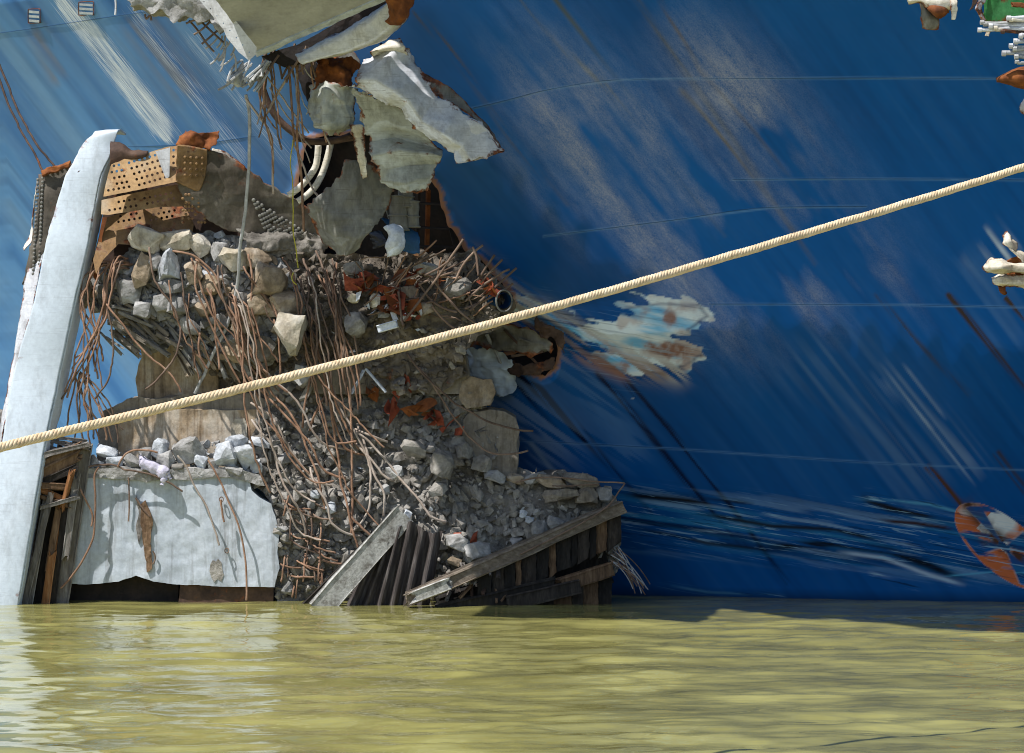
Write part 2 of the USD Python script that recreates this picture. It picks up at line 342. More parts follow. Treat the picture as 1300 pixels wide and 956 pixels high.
M('wire_grey', [s2l(130, 128, 124), s2l(170, 170, 168), s2l(196, 196, 194)], scale=3, rough=.7, bump=.3, rand=.15)
M('yellow_wire', [s2l(170, 160, 50), s2l(196, 186, 70)], rough=.5)
M('red_debris', [s2l(96, 46, 32), s2l(148, 72, 48), s2l(172, 98, 70)], scale=3, rough=.9, bump=.8, rand=.2)
M('corrugated', [s2l(44, 38, 36), s2l(72, 65, 62), s2l(116, 110, 106)], scale=1.6, rough=.75, bump=.4, stretch=(4, 4, .3), rust=(.12, 1.6))
M('black_plastic', [s2l(18, 20, 26), s2l(30, 33, 42)], rough=.3, bump=.5, bscale=6, spec=.6, bdist=.05)
M('white_plastic', [s2l(190, 196, 204), s2l(222, 226, 232)], rough=.4, bump=.2, grime=0.2)
M('blue_plastic', [s2l(24, 66, 110), s2l(40, 90, 140)], rough=.5, bump=.2)
M('lilac_cloth', [s2l(196, 190, 208), s2l(222, 218, 230)], rough=.95, bump=.8, bscale=7, bdist=.05)
M('green_paint', [s2l(30, 84, 44), s2l(54, 124, 68), s2l(84, 146, 96)], scale=1.5, rough=.5, bump=.2, rust=(.12, 1.5), edge=.2)
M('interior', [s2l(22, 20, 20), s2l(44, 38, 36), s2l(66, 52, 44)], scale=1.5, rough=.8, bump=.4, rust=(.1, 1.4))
M('torn_cream', [s2l(196, 180, 150), s2l(222, 214, 196), s2l(226, 222, 214)], scale=1.5, rough=.5, bump=.2, rust=(.14, 1.6), edge=.2, grime=0.4, scratch=0.45)
M('rope_fibre', [s2l(196, 166, 128), s2l(228, 202, 164), s2l(240, 220, 190)], scale=8, rough=.9, bump=.6, bscale=60, bdist=.01, grime=0.35)

# ---------------------------------------------------------------- the ship's hull
def hull_wl(x):
    x = np.asarray(x, float)
    return .2 * (13 - x) + .62 * 3 * np.logaddexp(0, -(x - 1) / 3) + .5 * 2 * np.logaddexp(0, -(x + 7) / 2)
def hull_y(x, z):
    z = np.asarray(z, float); zz = np.minimum(z, 16.0); up = np.minimum(z - zz, 9.0)
    return hull_wl(x) - .2 * zz - .02 * zz * zz - (.5 + 1.1 / (1 + np.exp(-(x + 7.2) / 1.5))) * up
def on_hull(u, v, off=0.0):
    """The point of the hull seen at (u, v)."""
    u, v = np.broadcast_arrays(np.asarray(u, float), np.asarray(v, float))
    lo, hi = np.full(u.shape, -40.0), np.full(u.shape, 60.0)
    for _ in range(50):
        m = (lo + hi) / 2; p = at(u, v, m)
        inside = m > hull_y(p[..., 0], p[..., 2])
        hi = np.where(inside, m, hi); lo = np.where(inside, lo, m)
    p = at(u, v, lo); p[..., 1] -= off
    return p
def hxz(*uv):
    a = np.asarray(uv, float); return on_hull(a[:, 0], a[:, 1])[:, [0, 2]]

def line_dist(x, z, pl):
    """Distance to a polyline and position along it, 0 to 1."""
    best, s_at, acc = np.full(x.shape, 1e9), np.zeros(x.shape), 0.0
    seg = np.linalg.norm(np.diff(pl, axis=0), axis=1); tot = seg.sum()
    for (a, b, L) in zip(pl[:-1], pl[1:], seg):
        d = (b - a) / L
        s = np.clip((x - a[0]) * d[0] + (z - a[1]) * d[1], 0, L)
        e = np.hypot(x - a[0] - s * d[0], z - a[1] - s * d[1])
        k = e < best; best[k] = e[k]; s_at[k] = (acc + s[k]) / tot; acc += L
    return best, s_at

HOLE1 = hxz((395, 175), (480, 170), (540, 215), (553, 240), (560, 262), (570, 286), (590, 312), (606, 330), (636, 358), (650, 376), (640, 410), (600, 430), (585, 470), (540, 480), (420, 420), (385, 300), (372, 250))
HOLE2 = hxz((640, 452), (668, 440), (690, 428), (704, 424), (707, 440), (705, 458), (690, 477), (672, 472), (655, 466))
rngh = np.random.default_rng(3)
def ragged(poly, a, seed):
    p = np.asarray(Polygon(poly).segmentize(.06).exterior.coords)[:-1]
    q = np.c_[p * 3.0, np.zeros(len(p))]
    return Polygon(p + a * 2 * np.stack([fbm(q, 4, seed) - .5, fbm(q, 4, seed + 5) - .5], 1)).buffer(0)
hole1, hole2 = ragged(HOLE1, .12, 1), ragged(HOLE2, .1, 2)
if hole1.geom_type != 'Polygon': hole1 = max(hole1.geoms, key=lambda g: g.area)
if hole2.geom_type != 'Polygon': hole2 = max(hole2.geoms, key=lambda g: g.area)

def hull_paint(x, z):
    n = len(x)
    t, s = x + .8 * z, z                                        # t is constant along the run-off direction of the flared plating
    zero = np.zeros(n)
    streak = lambda ft, fs, seed, o=4: fbm(np.c_[t * ft, s * fs, zero], max(1, min(o, int(math.log2(20 / ft)))), seed)
    col = np.tile(np.array(s2l(0, 79, 141)), (n, 1))
    scr, dust = np.zeros(n), np.zeros(n)
    def lay(c, m):
        nonlocal col
        m = np.clip(m, 0, 1)[:, None]; col = col * (1 - m) + np.array(s2l(*c)) * m
    # broad fading of the paint
    f = fbm(np.c_[t * .35, s * .12, zero], 4, 11)
    lay((18, 84, 142), (f - .46) * 1.6)
    lay((0, 48, 98), (.52 - f) * 1.5)
    left = 1 / (1 + np.exp((x + 4.4) / 1.6))
    lay((108, 158, 204), left * .7)
    lay((120, 152, 180), left * np.clip(streak(1.6, .1, 14) - .44, 0, 1) * 1.4)
    lay((30, 92, 156), left * np.clip(streak(1.1, .12, 15) - .5, 0, 1) * 2.6)
    # fine run-off streaks
    a = streak(5, .25, 21)
    lay((70, 116, 160), np.clip((a - .58) * 2.2, 0, 1) * .12)
    lay((0, 42, 92), np.clip((.44 - a) * 2.5, 0, 1) * .3)
    def gauss(pl, w, taper=6.):
        d, q = line_dist(x, z, hxz(*pl))
        return np.exp(-(d / w) ** 2) * np.clip(np.minimum(q, 1 - q) * taper, 0, 1)
    def band(pl, w, c, k, ft=9, fs=.3, seed=0, lo=.42, gain=3.0):
        lay(c, k * gauss(pl, w) * np.clip((streak(ft, fs, seed) - lo) * gain, 0, 1))
    low = .45 * streak(1.5, .3, 30) + .55 * fbm(np.c_[x * .55 + .2 * z, z * .45, zero], 4, 33)
    for pl, w, k in (([(600, 0), (700, 130), (860, 330), (1000, 480)], .75, .75), ([(830, 0), (960, 150), (1090, 330), (1180, 440)], .65, .8), ([(880, 200), (1000, 330), (1090, 430)], .5, .7), ([(700, 20), (850, 200), (1010, 400)], .4, .6), ([(520, 20), (640, 170), (760, 330)], .25, .5)):
        dust += 1.2 * k * gauss(pl, w * 1.45, 4.) * np.clip((low - .42) * 4.5, 0, 1)
    band([(1200, 330), (1300, 450)], 1.1, (96, 130, 166), .4, 3, .3, 35)
    band([(1000, 420), (1200, 640)], 1.2, (92, 124, 160), .45, 6, .3, 36)
    band([(1100, 470), (1240, 620)], .5, (150, 170, 190), .6, 9, .3, 37, .5)
    band([(1130, 470), (1160, 510), (1190, 545)], .35, (170, 188, 204), .8, 9, .3, 38, .45)
    band([(1236, 300), (1262, 318), (1300, 320)], .4, (190, 200, 208), .9, 6, .6, 39, .47)
    for pl, w, k in (([(60, -20), (130, 70), (222, 190)], .40, 1.0), ([(62, -20), (132, 70), (222, 190)], .13, 1.0), ([(150, -10), (240, 110), (330, 235)], .42, .75), ([(225, 20), (300, 120), (385, 230)], .4, .7), ([(0, 60), (60, 160), (120, 240)], .5, .3), ([(0, 180), (40, 260), (60, 320)], .5, .3), ([(100, 10), (180, 110), (260, 215)], .3, .5)):
        scr += k * gauss(pl, w, 8.)
    band([(160, 10), (200, 60), (250, 130)], .5, (126, 116, 104), .6, 8, .3, 47, .42, 4)
    band([(40, 30), (60, 70), (80, 110)], .3, (130, 118, 106), .6, 6, .3, 48, .4, 4)
    sp = fbm(np.c_[x * 16, z * 16, zero], 2, 51)
    # rusty run-off lines
    def drip(pl, w0, w1, c, k, seed=0):
        d, q = line_dist(x, z, hxz(*pl)); w = w0 + (w1 - w0) * q
        lay(c, k * np.exp(-(d / w) ** 2) * (1 - .75 * q) * np.clip(2.4 * streak(14, .6, seed) - .45, 0, 1) * np.clip(q * 30, 0, 1))
    drip([(790, -30), (865, 85), (940, 190), (1015, 300)], .07, .06, (84, 80, 56), .8, 61)
    drip([(820, -30), (890, 90), (960, 170), (1030, 260)], .05, .05, (70, 56, 40), 1.0, 62)
    drip([(640, -30), (710, 60), (770, 110), (850, 215), (920, 300)], .08, .05, (104, 100, 74), .8, 63)
    drip([(860, 110), (930, 190), (985, 262), (1035, 335)], .07, .05, (96, 84, 58), 1.3, 64)
    drip([(520, 10), (570, 60), (650, 180), (720, 260)], .08, .06, (96, 84, 68), 1.0, 65)
    drip([(690, -20), (760, 70), (840, 170)], .06, .04, (72, 74, 56), 1.0, 66)
    drip([(1201, 371), (1216, 388), (1250, 430), (1300, 492), (1330, 530)], .07, .06, (60, 46, 40), 2.2, 67)
    drip([(1276, 376), (1300, 402), (1330, 440)], .07, .06, (66, 50, 40), 2.0, 68)
    drip([(1174, 590), (1190, 606), (1218, 638), (1250, 690)], .06, .09, (84, 54, 38), 2.2, 69)
    drip([(1263, 572), (1280, 596), (1310, 632), (1340, 670)], .08, .09, (60, 50, 46), 2.2, 70)
    drip([(1110, 370), (1160, 430), (1230, 500)], .05, .08, (60, 54, 48), 1.2, 71)
    drip([(640, 470), (690, 500), (770, 585), (830, 648)], .13, .1, (2, 18, 48), 3.0, 72)
    drip([(620, 455), (660, 490), (720, 560)], .09, .05, (2, 20, 52), 2.4, 73)
    drip([(755, 470), (800, 520), (870, 610), (950, 700)], .07, .07, (2, 24, 58), 2.6, 74)
    drip([(790, 480), (850, 545), (930, 645), (1000, 740)], .07, .06, (2, 24, 58), 2.6, 75)
    drip([(670, 560), (720, 620), (780, 690)], .12, .05, (120, 140, 160), 1.0, 76)
    # welds read as thin pale lines
    for pl in WELDS:
        d, q = line_dist(x, z, hxz(*pl)); lay((96, 136, 174), .6 * np.exp(-(d / .025) ** 2))
    # scraped patch: bare primer and pale paint with rust cracks
    P = Polygon(hxz((640, 372), (690, 390), (735, 406), (770, 396), (805, 390), (850, 383), (888, 386), (900, 402), (872, 418), (884, 432), (892, 452), (868, 466), (830, 472), (806, 488), (790, 472), (765, 456), (738, 440), (705, 424), (668, 398)))
    near = (x > P.bounds[0] - 1) & (x < P.bounds[2] + 1) & (z > P.bounds[1] - 1) & (z < P.bounds[3] + 1)
    idx = np.nonzero(near)[0]
    ex = np.asarray(P.exterior.coords)
    dd, _ = line_dist(x[idx], z[idx], ex); ins = contains_xy(P, x[idx], z[idx]); sd = np.where(ins, dd, -dd)
    w = x[idx] * .22 + z[idx]                                   # scraped along a slightly falling line
    q1 = fbm(np.c_[w * 5.5, x[idx] * .7, 0 * w], 2, 81); q2 = fbm(np.c_[w * 4, x[idx] * .8, 0 * w], 3, 82); q3 = fbm(np.c_[x[idx] * 2.5, z[idx] * 2.5, 0 * w], 5, 83)
    m = np.clip((sd * 1.4 + (q1 - .5) * 1.3 + (q3 - .5) * .9) * 11, 0, 1); full = np.zeros(n)
    def layi(c, mm):
        full[:] = 0; full[idx] = mm; lay(c, full)
    layi((120, 178, 206), m * .95)
    layi((206, 214, 212), m * np.clip((q2 - .40) * 7 + (x[idx] < 0) * .2, 0, 1))
    layi((158, 120, 104), m * np.clip((q3 - .47) * 6, 0, 1) * np.clip(.62 - .3 * (z[idx] - 6.6), 0, .7))
    layi((60, 140, 186), m * np.clip((.40 - q2) * 6, 0, 1))
    layi((128, 82, 58), m * np.clip((q3 - .58) * 9, 0, 1) * np.clip((q1 - .40) * 6, 0, 1) * np.clip(sd * 3, 0, 1) * .9)
    layi((2, 34, 76), np.clip(1 - np.abs(sd + .12 - .25 * q2) / .07, 0, 1) * np.clip((q1 - .4) * 5, 0, 1) * .7)
    # dragged, folded plating round the tear
    for pl, wd, c, k in (([(600, 330), (660, 385), (720, 415), (790, 455), (860, 474)], .30, (176, 168, 158), 1.0), ([(640, 405), (700, 420), (760, 450), (810, 470), (840, 474)], .22, (124, 98, 84), .8),
                         ([(690, 440), (720, 448), (760, 462), (790, 474)], .2, (140, 98, 80), 1.0), ([(600, 462), (640, 500), (700, 560)], .8, (126, 148, 176), .55), ([(700, 440), (760, 500), (800, 570)], .5, (90, 126, 166), .4)):
        d, q = line_dist(x, z, hxz(*pl)); wv = x * .7 + z
        lay(c, k * np.exp(-(d / wd) ** 2) * np.clip((fbm(np.c_[wv * 8, x * .8, zero], 2, 84) - .40) * 8, 0, 1))
    # long fender scrapes above the waterline
    marks = np.zeros(n)
    reg = np.clip(1 - np.abs(z - (2.1 - .085 * (x - 3))) / 1.05, 0, 1) * np.clip((x - 2.0) * 1.2, 0, 1)
    wv = z + .10 * x + .004 * x * x
    e1 = fbm(np.c_[wv * 6, x * .28, zero], 2, 91); e2 = fbm(np.c_[wv * 8, x * .35, zero], 2, 92); e3 = fbm(np.c_[wv * 8, x * .5, zero], 2, 93)
    lay((2, 26, 52), reg * np.clip((.45 - e1) * 7, 0, 1) * .9)
    lay((44, 120, 160), reg * np.clip((e2 - .52) * 6, 0, 1) * .8)
    lay((150, 178, 196), reg * np.clip((e3 - .60) * 8, 0, 1) * .7)
    for pl, wd, c, k in (([(790, 628), (880, 636), (960, 640)], .07, (20, 22, 24), 1.3), ([(880, 650), (980, 668), (1060, 672), (1130, 690)], .06, (24, 22, 24), 1.2), ([(1090, 630), (1130, 645), (1190, 656)], .09, (26, 26, 26), 1.4),
                         ([(960, 695), (1060, 690), (1130, 700), (1180, 718), (1230, 740)], .10, (10, 22, 34), 1.4), ([(1060, 700), (1120, 708), (1180, 730), (1228, 744)], .05, (170, 186, 200), 1.2), ([(1100, 660), (1160, 664), (1215, 672)], .05, (54, 34, 36), 1.4),
                         ([(1080, 632), (1180, 640), (1260, 662)], .04, (90, 160, 190), 1.0), ([(800, 668), (900, 690), (1000, 700)], .05, (16, 26, 34), 1.0), ([(830, 740), (900, 752), (1000, 756)], .03, (90, 150, 180), .9), ([(1100, 725), (1150, 742), (1170, 750)], .04, (160, 180, 196), .9),
                         ([(1195, 732), (1260, 726), (1320, 728)], .025, (90, 170, 200), .9)):
        d, q = line_dist(x, z, hxz(*pl)); g_ = np.exp(-(d / wd) ** 2) * np.clip(np.minimum(q, 1 - q) * 7, 0, 1)
        lay(c, k * .8 * g_ * np.clip((e2 - .36) * 6, 0, 1)); marks = np.maximum(marks, np.exp(-(d / (wd * 2.2)) ** 2) * np.clip(np.minimum(q, 1 - q) * 7, 0, 1))
    scrape = np.maximum(np.clip(reg * 1.3, 0, 1) * .85, marks); scrape[idx] = np.maximum(scrape[idx], np.clip(sd * 2 + .7, 0, 1) * .4); scrape = np.maximum(scrape, .8 * gauss([(610, 335), (660, 385), (720, 415), (790, 455), (870, 476)], .5, 3.))
    # thruster mark
    c0 = hxz((1275, 694))[0]; ax = hxz((1218, 645))[0] - c0; L = np.linalg.norm(ax); ax /= L; bx = np.array([ax[1], -ax[0]])
    if bx[0] < 0: bx = -bx
    p = ((x - c0[0]) * ax[0] + (z - c0[1]) * ax[1]) / (L * 1.02); r_ = ((x - c0[0]) * bx[0] + (z - c0[1]) * bx[1]) / (L * .44)
    rad, an = np.hypot(p, r_), np.degrees(np.arctan2(r_, p))
    soft = lambda d: np.clip(d / .03 + .5, 0, 1)
    ring = soft(1 - rad) * soft(rad - .93)
    wedge = soft(1 - rad) * np.maximum.reduce([np.clip((27 - np.abs((an - k + 180) % 360 - 180)) * np.maximum(rad, .1) / 3 + .5, 0, 1) for k in (-18, 66, -104, 160)])
    mk = np.clip(ring + wedge * (rad > .12), 0, 1)
    wear = fbm(np.c_[wv * 6, x * 1.0, zero], 4, 95)
    lay((226, 224, 214), mk * np.clip((wear - .33) * 12, 0, 1))
    lay((206, 108, 62), mk * np.clip((fbm(np.c_[x * .9, z * 1.3, zero], 3, 97) - .6 + .25 * (r_ < -.15) + .3 * (p > .55)) * 14, 0, 1) * np.clip((wear - .3) * 12, 0, 1))
    d, q = line_dist(x, z, hxz((1230, 640), (1262, 680), (1292, 706)))
    lay((84, 54, 38), 1.2 * np.exp(-(d / .2) ** 2) * np.clip((fbm(np.c_[x * 4, z * 4, zero], 4, 98) - .3) * 4, 0, 1) * (mk * .7 + .3))
    # torn rims
    for h in (hole1, hole2):
        d, q = line_dist(x, z, np.asarray(h.exterior.coords)[::4])
        lay((150, 108, 84), np.clip((.16 - d + .12 * (sp - .5)) * 12, 0, 1))
    # wet foot
    lay((2, 28, 60), np.clip((.28 - z) * 3, 0, 1) * .8)
    return np.clip(col, 0, 1), np.c_[np.clip(scr, 0, 1), np.clip(dust, 0, 1), scrape]

WELDS = [[(-40, 47), (0, 42), (150, 20), (330, -5)], [(150, 186), (230, 184), (330, 172), (420, 160)], [(560, 146), (632, 130), (700, 113), (790, 101), (900, 100), (1100, 99), (1340, 100)],
         [(690, 300), (850, 280), (985, 263), (1100, 262)], [(930, 228), (1100, 227), (1340, 229)], [(900, 386), (1140, 387), (1340, 391)], [(640, 558), (860, 570), (1100, 587), (1340, 599)]]

def hull_dent(x, z):
    """Inward dent and folds round the tear, in metres along y."""
    d = np.zeros_like(x)
    c = hxz((690, 440))[0]; d += .35 * np.exp(-(((x - c[0]) / 1.1) ** 2 + ((z - c[1]) / .5) ** 2))
    for k, pl in enumerate(([(600, 330), (660, 385), (720, 415), (790, 455), (860, 474)], [(650, 400), (720, 425), (790, 462), (850, 476)], [(700, 424), (740, 436), (800, 470)], [(620, 340), (700, 396), (780, 430)])):
        e, q = line_dist(x, z, hxz(*pl)); d += (.10 if k % 2 else -.12) * np.exp(-(e / .11) ** 2) * np.clip((1 - q) * 3, 0, 1)
    c = hxz((830, 430))[0]; d += .10 * np.exp(-(((x - c[0]) / 1.6) ** 2 + ((z - c[1]) / .7) ** 2))
    for h in (hole1, hole2):                                       # rims curl outwards
        e, q = line_dist(x, z, np.asarray(h.exterior.coords)[::3]); d -= .16 * np.exp(-(e / .16) ** 2)
    d += .06 * (fbm(np.c_[x * .35, z * .35, 0 * x], 3, 7) - .5) + .003 * np.cos(2 * math.pi * x / .8) * np.clip(noise(np.c_[x * .3, z * .3, 0 * x], 8) * 2 - .6, 0, 1)     # hungry-horse plating
    return d

xs = np.r_[np.linspace(-60, -14.6, 60)[:-1], np.arange(-14.6, 11, .04), np.arange(11, 14.6, .025), np.linspace(14.6, 45, 40)]
zs = np.r_[np.linspace(-3, -.2, 5)[:-1], np.arange(-.2, 3.2, .03), np.arange(3.2, 17.2, .04), np.linspace(17.2, 28, 24)]
gx, gz = np.meshgrid(xs, zs); gx, gz = gx.ravel(), gz.ravel()
F = grid_faces(len(zs), len(xs))
cx, cz = gx[F].mean(1), gz[F].mean(1)
gone = contains_xy(hole1, cx, cz) | contains_xy(hole2, cx, cz)
F = F[~gone][:, ::-1]
# snap loose rim vertices to the torn outline
edge_v = np.unique(F)
for h in (hole1, hole2):
    ring = np.asarray(h.exterior.segmentize(.02).coords)
    b = h.bounds; k = edge_v[(gx[edge_v] > b[0] - .1) & (gx[edge_v] < b[2] + .1) & (gz[edge_v] > b[1] - .1) & (gz[edge_v] < b[3] + .1)]
    dist = np.hypot(gx[k][:, None] - ring[None, :, 0], gz[k][:, None] - ring[None, :, 1])
    j = dist.argmin(1); dm = dist[np.arange(len(k)), j]; w = dm < .034
    gx[k[w]], gz[k[w]] = ring[j[w], 0], ring[j[w], 1]
near = (gx > -15) & (gx < 15) & (gz > -.3) & (gz < 17.3)
dy = np.zeros_like(gx); dy[near] = hull_dent(gx[near], gz[near])
V = np.c_[gx, hull_y(gx, gz) + dy, gz]
paint, wear = hull_paint(gx, gz)
usdkit.material(stage, '/World/Looks/hull_paint', {
    'a': ('attribute', {'attribute': 'paint'}), 'w': ('attribute', {'attribute': 'wear'}), 'ws': ('separate_color', {'color_type': 'rgb'}), 'g': ('geometry', {}), 'x': ('separate_xyz', {}),
    't': ('math', {'math_type': 'multiply_add', 'value2': .8}), 'c': ('combine_xyz', {}),
    'ms': ('mapping', {'scale': (60, 1, .8)}), 'ns': ('noise_texture', {'scale': 1, 'detail': 5, 'roughness': .65}),          # long scratches along the run-off
    'sadd': ('math', {'math_type': 'multiply_add', 'value2': .27}), 'sm': ('map_range', {'from_min': .70, 'from_max': .80, 'clamp': True}), 'sf': ('math', {'math_type': 'multiply'}), 'smix': ('mix_color', {'b': s2l(222, 228, 232)}),
    'h': ('math', {'math_type': 'multiply_add', 'value2': .16}), 'hc': ('combine_xyz', {}), 'hm': ('mapping', {'scale': (.7, 1, 15)}), 'hn': ('noise_texture', {'scale': 1, 'detail': 5, 'roughness': .62, 'distortion': .5}),
    'hl': ('map_range', {'from_min': .57, 'from_max': .63, 'to_max': .75, 'clamp': True}), 'hd': ('map_range', {'from_min': .43, 'from_max': .37, 'to_max': .75, 'clamp': True}), 'hlf': ('math', {'math_type': 'multiply'}), 'hdf': ('math', {'math_type': 'multiply'}), 'hlx': ('mix_color', {'b': s2l(150, 186, 204)}), 'hdx': ('mix_color', {'b': s2l(4, 36, 66)}),
    'md': ('mapping', {'scale': (3.2, 1, 1.3)}), 'nd': ('noise_texture', {'scale': 1, 'detail': 6, 'roughness': .75}), 'ng': ('noise_texture', {'scale': 26, 'detail': 3, 'roughness': .8}),
    'da': ('math', {'math_type': 'add'}), 'dr': ('map_range', {'from_min': .70, 'from_max': 1.25, 'clamp': True}), 'df': ('math', {'math_type': 'multiply'}), 'dmix': ('mix_color', {'b': s2l(150, 150, 158)}),
    'mr': ('rgb_ramp', {'ramp': [(.3, (.74,) * 3), (.7, (1.2,) * 3)]}), 'mx': ('mix_color', {'blend_type': 'multiply', 'fac': .32, 'use_clamp': False}),
    'n2': ('noise_texture', {'scale': .7, 'detail': 5}), 'rr': ('map_range', {'from_min': .3, 'from_max': .7, 'to_min': .3, 'to_max': .5}),
    'b': ('bump', {'strength': .10, 'distance': .02}), 'p': ('principled_bsdf', {'specular_ior_level': .16})},
    [('w.color', 'ws.color'), ('g.position', 'x.vector'), ('x.z', 't.value1'), ('x.x', 't.value3'), ('t.value', 'c.x'), ('x.z', 'c.z'), ('c.vector', 'ms.vector'), ('ms.vector', 'ns.vector'), ('ws.r', 'sadd.value1'), ('ns.fac', 'sadd.value3'), ('sadd.value', 'sm.value'),
     ('sm.result', 'sf.value1'), ('ws.r', 'sf.value2'), ('a.color', 'smix.a'), ('sf.value', 'smix.fac'),
     ('c.vector', 'md.vector'), ('md.vector', 'nd.vector'), ('g.position', 'ng.vector'), ('nd.fac', 'da.value1'), ('ng.fac', 'da.value2'), ('da.value', 'dr.value'), ('dr.result', 'df.value1'), ('ws.g', 'df.value2'), ('smix.result', 'dmix.a'), ('df.value', 'dmix.fac'),
     ('nd.fac', 'mr.fac'), ('x.x', 'h.value1'), ('x.z', 'h.value3'), ('h.value', 'hc.z'), ('x.x', 'hc.x'), ('hc.vector', 'hm.vector'), ('hm.vector', 'hn.vector'), ('hn.fac', 'hl.value'), ('hn.fac', 'hd.value'), ('hl.result', 'hlf.value1'), ('ws.b', 'hlf.value2'), ('hd.result', 'hdf.value1'), ('ws.b', 'hdf.value2'),
     ('dmix.result', 'hlx.a'), ('hlf.value', 'hlx.fac'), ('hlx.result', 'hdx.a'), ('hdf.value', 'hdx.fac'), ('hdx.result', 'mx.a'), ('mr.color', 'mx.b'), ('mx.result', 'p.base_color'), ('g.position', 'n2.vector'), ('n2.fac', 'rr.value'), ('rr.result', 'p.roughness'), ('nd.fac', 'b.height'), ('b.normal', 'p.normal')], surface='p.BSDF')
M('plain_blue', [s2l(8, 66, 120), s2l(20, 80, 134)], rough=.4, bump=.1)

ship = thing('container_ship', 'huge blue ship bow with torn plating and rust streaks, filling the background', 'ship')
obj('hull_plating', (V, F), 'hull_paint', ship, smooth=True, var={'paint': paint, 'wear': wear})
for pl in WELDS:
    a = spline(np.asarray(pl, float), 60); p = on_hull(a[:, 0], a[:, 1], .0)
    obj('weld_seam', tube(p, .006, 4, n=60), 'plain_blue', ship)
# inside of the torn bow
gx2, gz2 = np.meshgrid(np.linspace(-7, 2.5, 30), np.linspace(3.5, 14.5, 30)); gx2, gz2 = gx2.ravel(), gz2.ravel()
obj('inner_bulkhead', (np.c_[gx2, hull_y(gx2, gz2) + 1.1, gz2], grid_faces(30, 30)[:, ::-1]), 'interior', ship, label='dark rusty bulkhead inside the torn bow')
def hull_bar(name, uv, r, m, off, label=None):
    a = np.asarray(uv, float); p = on_hull(a[:, 0], a[:, 1]); p[:, 1] += off
    return obj(name, tube(p, r, 4, n=8 * len(uv)), m, ship, label=label)
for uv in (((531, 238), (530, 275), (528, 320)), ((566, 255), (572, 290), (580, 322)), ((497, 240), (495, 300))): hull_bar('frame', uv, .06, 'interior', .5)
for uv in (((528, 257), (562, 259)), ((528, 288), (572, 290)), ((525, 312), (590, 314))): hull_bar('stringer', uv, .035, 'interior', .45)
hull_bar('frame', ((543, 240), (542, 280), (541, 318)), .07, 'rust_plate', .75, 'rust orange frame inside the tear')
hull_bar('pipe', ((486, 60), (484, 150), (486, 215), (492, 260), (518, 330)), .045, 'black_plastic', -1.3, 'black hose hanging into the tear')
# freeing slots with bright edges, high on the left
for (u0, v0, w, h, n) in ((36, 12, 15, 17, 3), (100, 3, 19, 16, 3)):
    q = on_hull(np.array([u0, u0 + w, u0 + w, u0]), np.array([v0, v0, v0 + h, v0 + h]), .02)
    fr = obj('slot_frame', tube(np.r_[q, q[:1]], .012, 4, n=40), 'rust_plate', ship, label='rusty framed freeing slot')
    for k in range(n):
        a = (k + .25) / n; b = (k + .8) / n
        c = [(u0 + 1, v0 + h * a), (u0 + w - 1, v0 + h * a + 1), (u0 + w - 1, v0 + h * b + 1), (u0 + 1, v0 + h * b)]
        pp = on_hull(np.array([p[0] for p in c]), np.array([p[1] for p in c]), .03)
        obj('slot_bar', (np.r_[pp, pp - [0, .03, 0]], np.array([[4, 6, 5], [4, 7, 6], [0, 1, 5], [0, 5, 4], [2, 3, 7], [2, 7, 6], [0, 4, 7], [0, 7, 3], [1, 2, 6], [1, 6, 5]])), 'white_plastic', fr)

# ---------------------------------------------------------------- water
wx = np.r_[-np.geomspace(2500, 22, 40)[:-1], np.arange(-22, 22, .14), np.geomspace(22, 2500, 40)]
wy = np.r_[-np.geomspace(900, 72, 20)[:-1], np.arange(-72, 14, .12), np.geomspace(14, 3000, 40)]
gx3, gy3 = np.meshgrid(wx, wy)
calm = 1 / (1 + np.exp((gy3 + 3) / 2.0)) * .7 + .3
q = np.stack([gx3, gy3, 0 * gx3], -1)
warp = (fbm(q * .25, 2, 3) - .5) * 3
h = .022 * np.sin((gy3 + warp * 1.2 + .12 * gx3) * 2 * math.pi / 2.3) * (fbm(q * .3, 2, 4) * 1.8) + .13 * (fbm(q * [.36, .62, 1], 2, 5) - .5) + .06 * (fbm(q * [.9, 1.5, 1], 2, 6) - .5) + .030 * (noise(q * [1.9, 2.6, 1], 7) - .5) + .014 * (noise(q * [3.6, 4.2, 1], 8) - .5)
h *= calm * (np.abs(gx3) < 60) * (np.abs(gy3) < 90)
usdkit.material(stage, '/World/Looks/water', {
    'g': ('geometry', {}), 'm': ('mapping', {'scale': (.55, 2.0, 1)}), 'n': ('noise_texture', {'scale': 2.6, 'detail': 1, 'roughness': .5}), 'b': ('bump', {'strength': .10, 'distance': .05}),
    'n2': ('noise_texture', {'scale': .35, 'detail': 4}), 'r': ('rgb_ramp', {'ramp': [(.35, (.165, .152, .05)), (.65, (.305, .282, .092))]}),
    'p': ('principled_bsdf', {'roughness': .04, 'ior': 1.33, 'specular_ior_level': .5})},
    [('g.position', 'm.vector'), ('m.vector', 'n.vector'), ('n.fac', 'b.height'), ('b.normal', 'p.normal'), ('g.position', 'n2.vector'), ('n2.fac', 'r.fac'), ('r.color', 'p.base_color')], surface='p.BSDF')
obj('water', (np.stack([gx3, gy3, h], -1).reshape(-1, 3), grid_faces(len(wy), len(wx))), 'water', smooth=True, kind='structure')

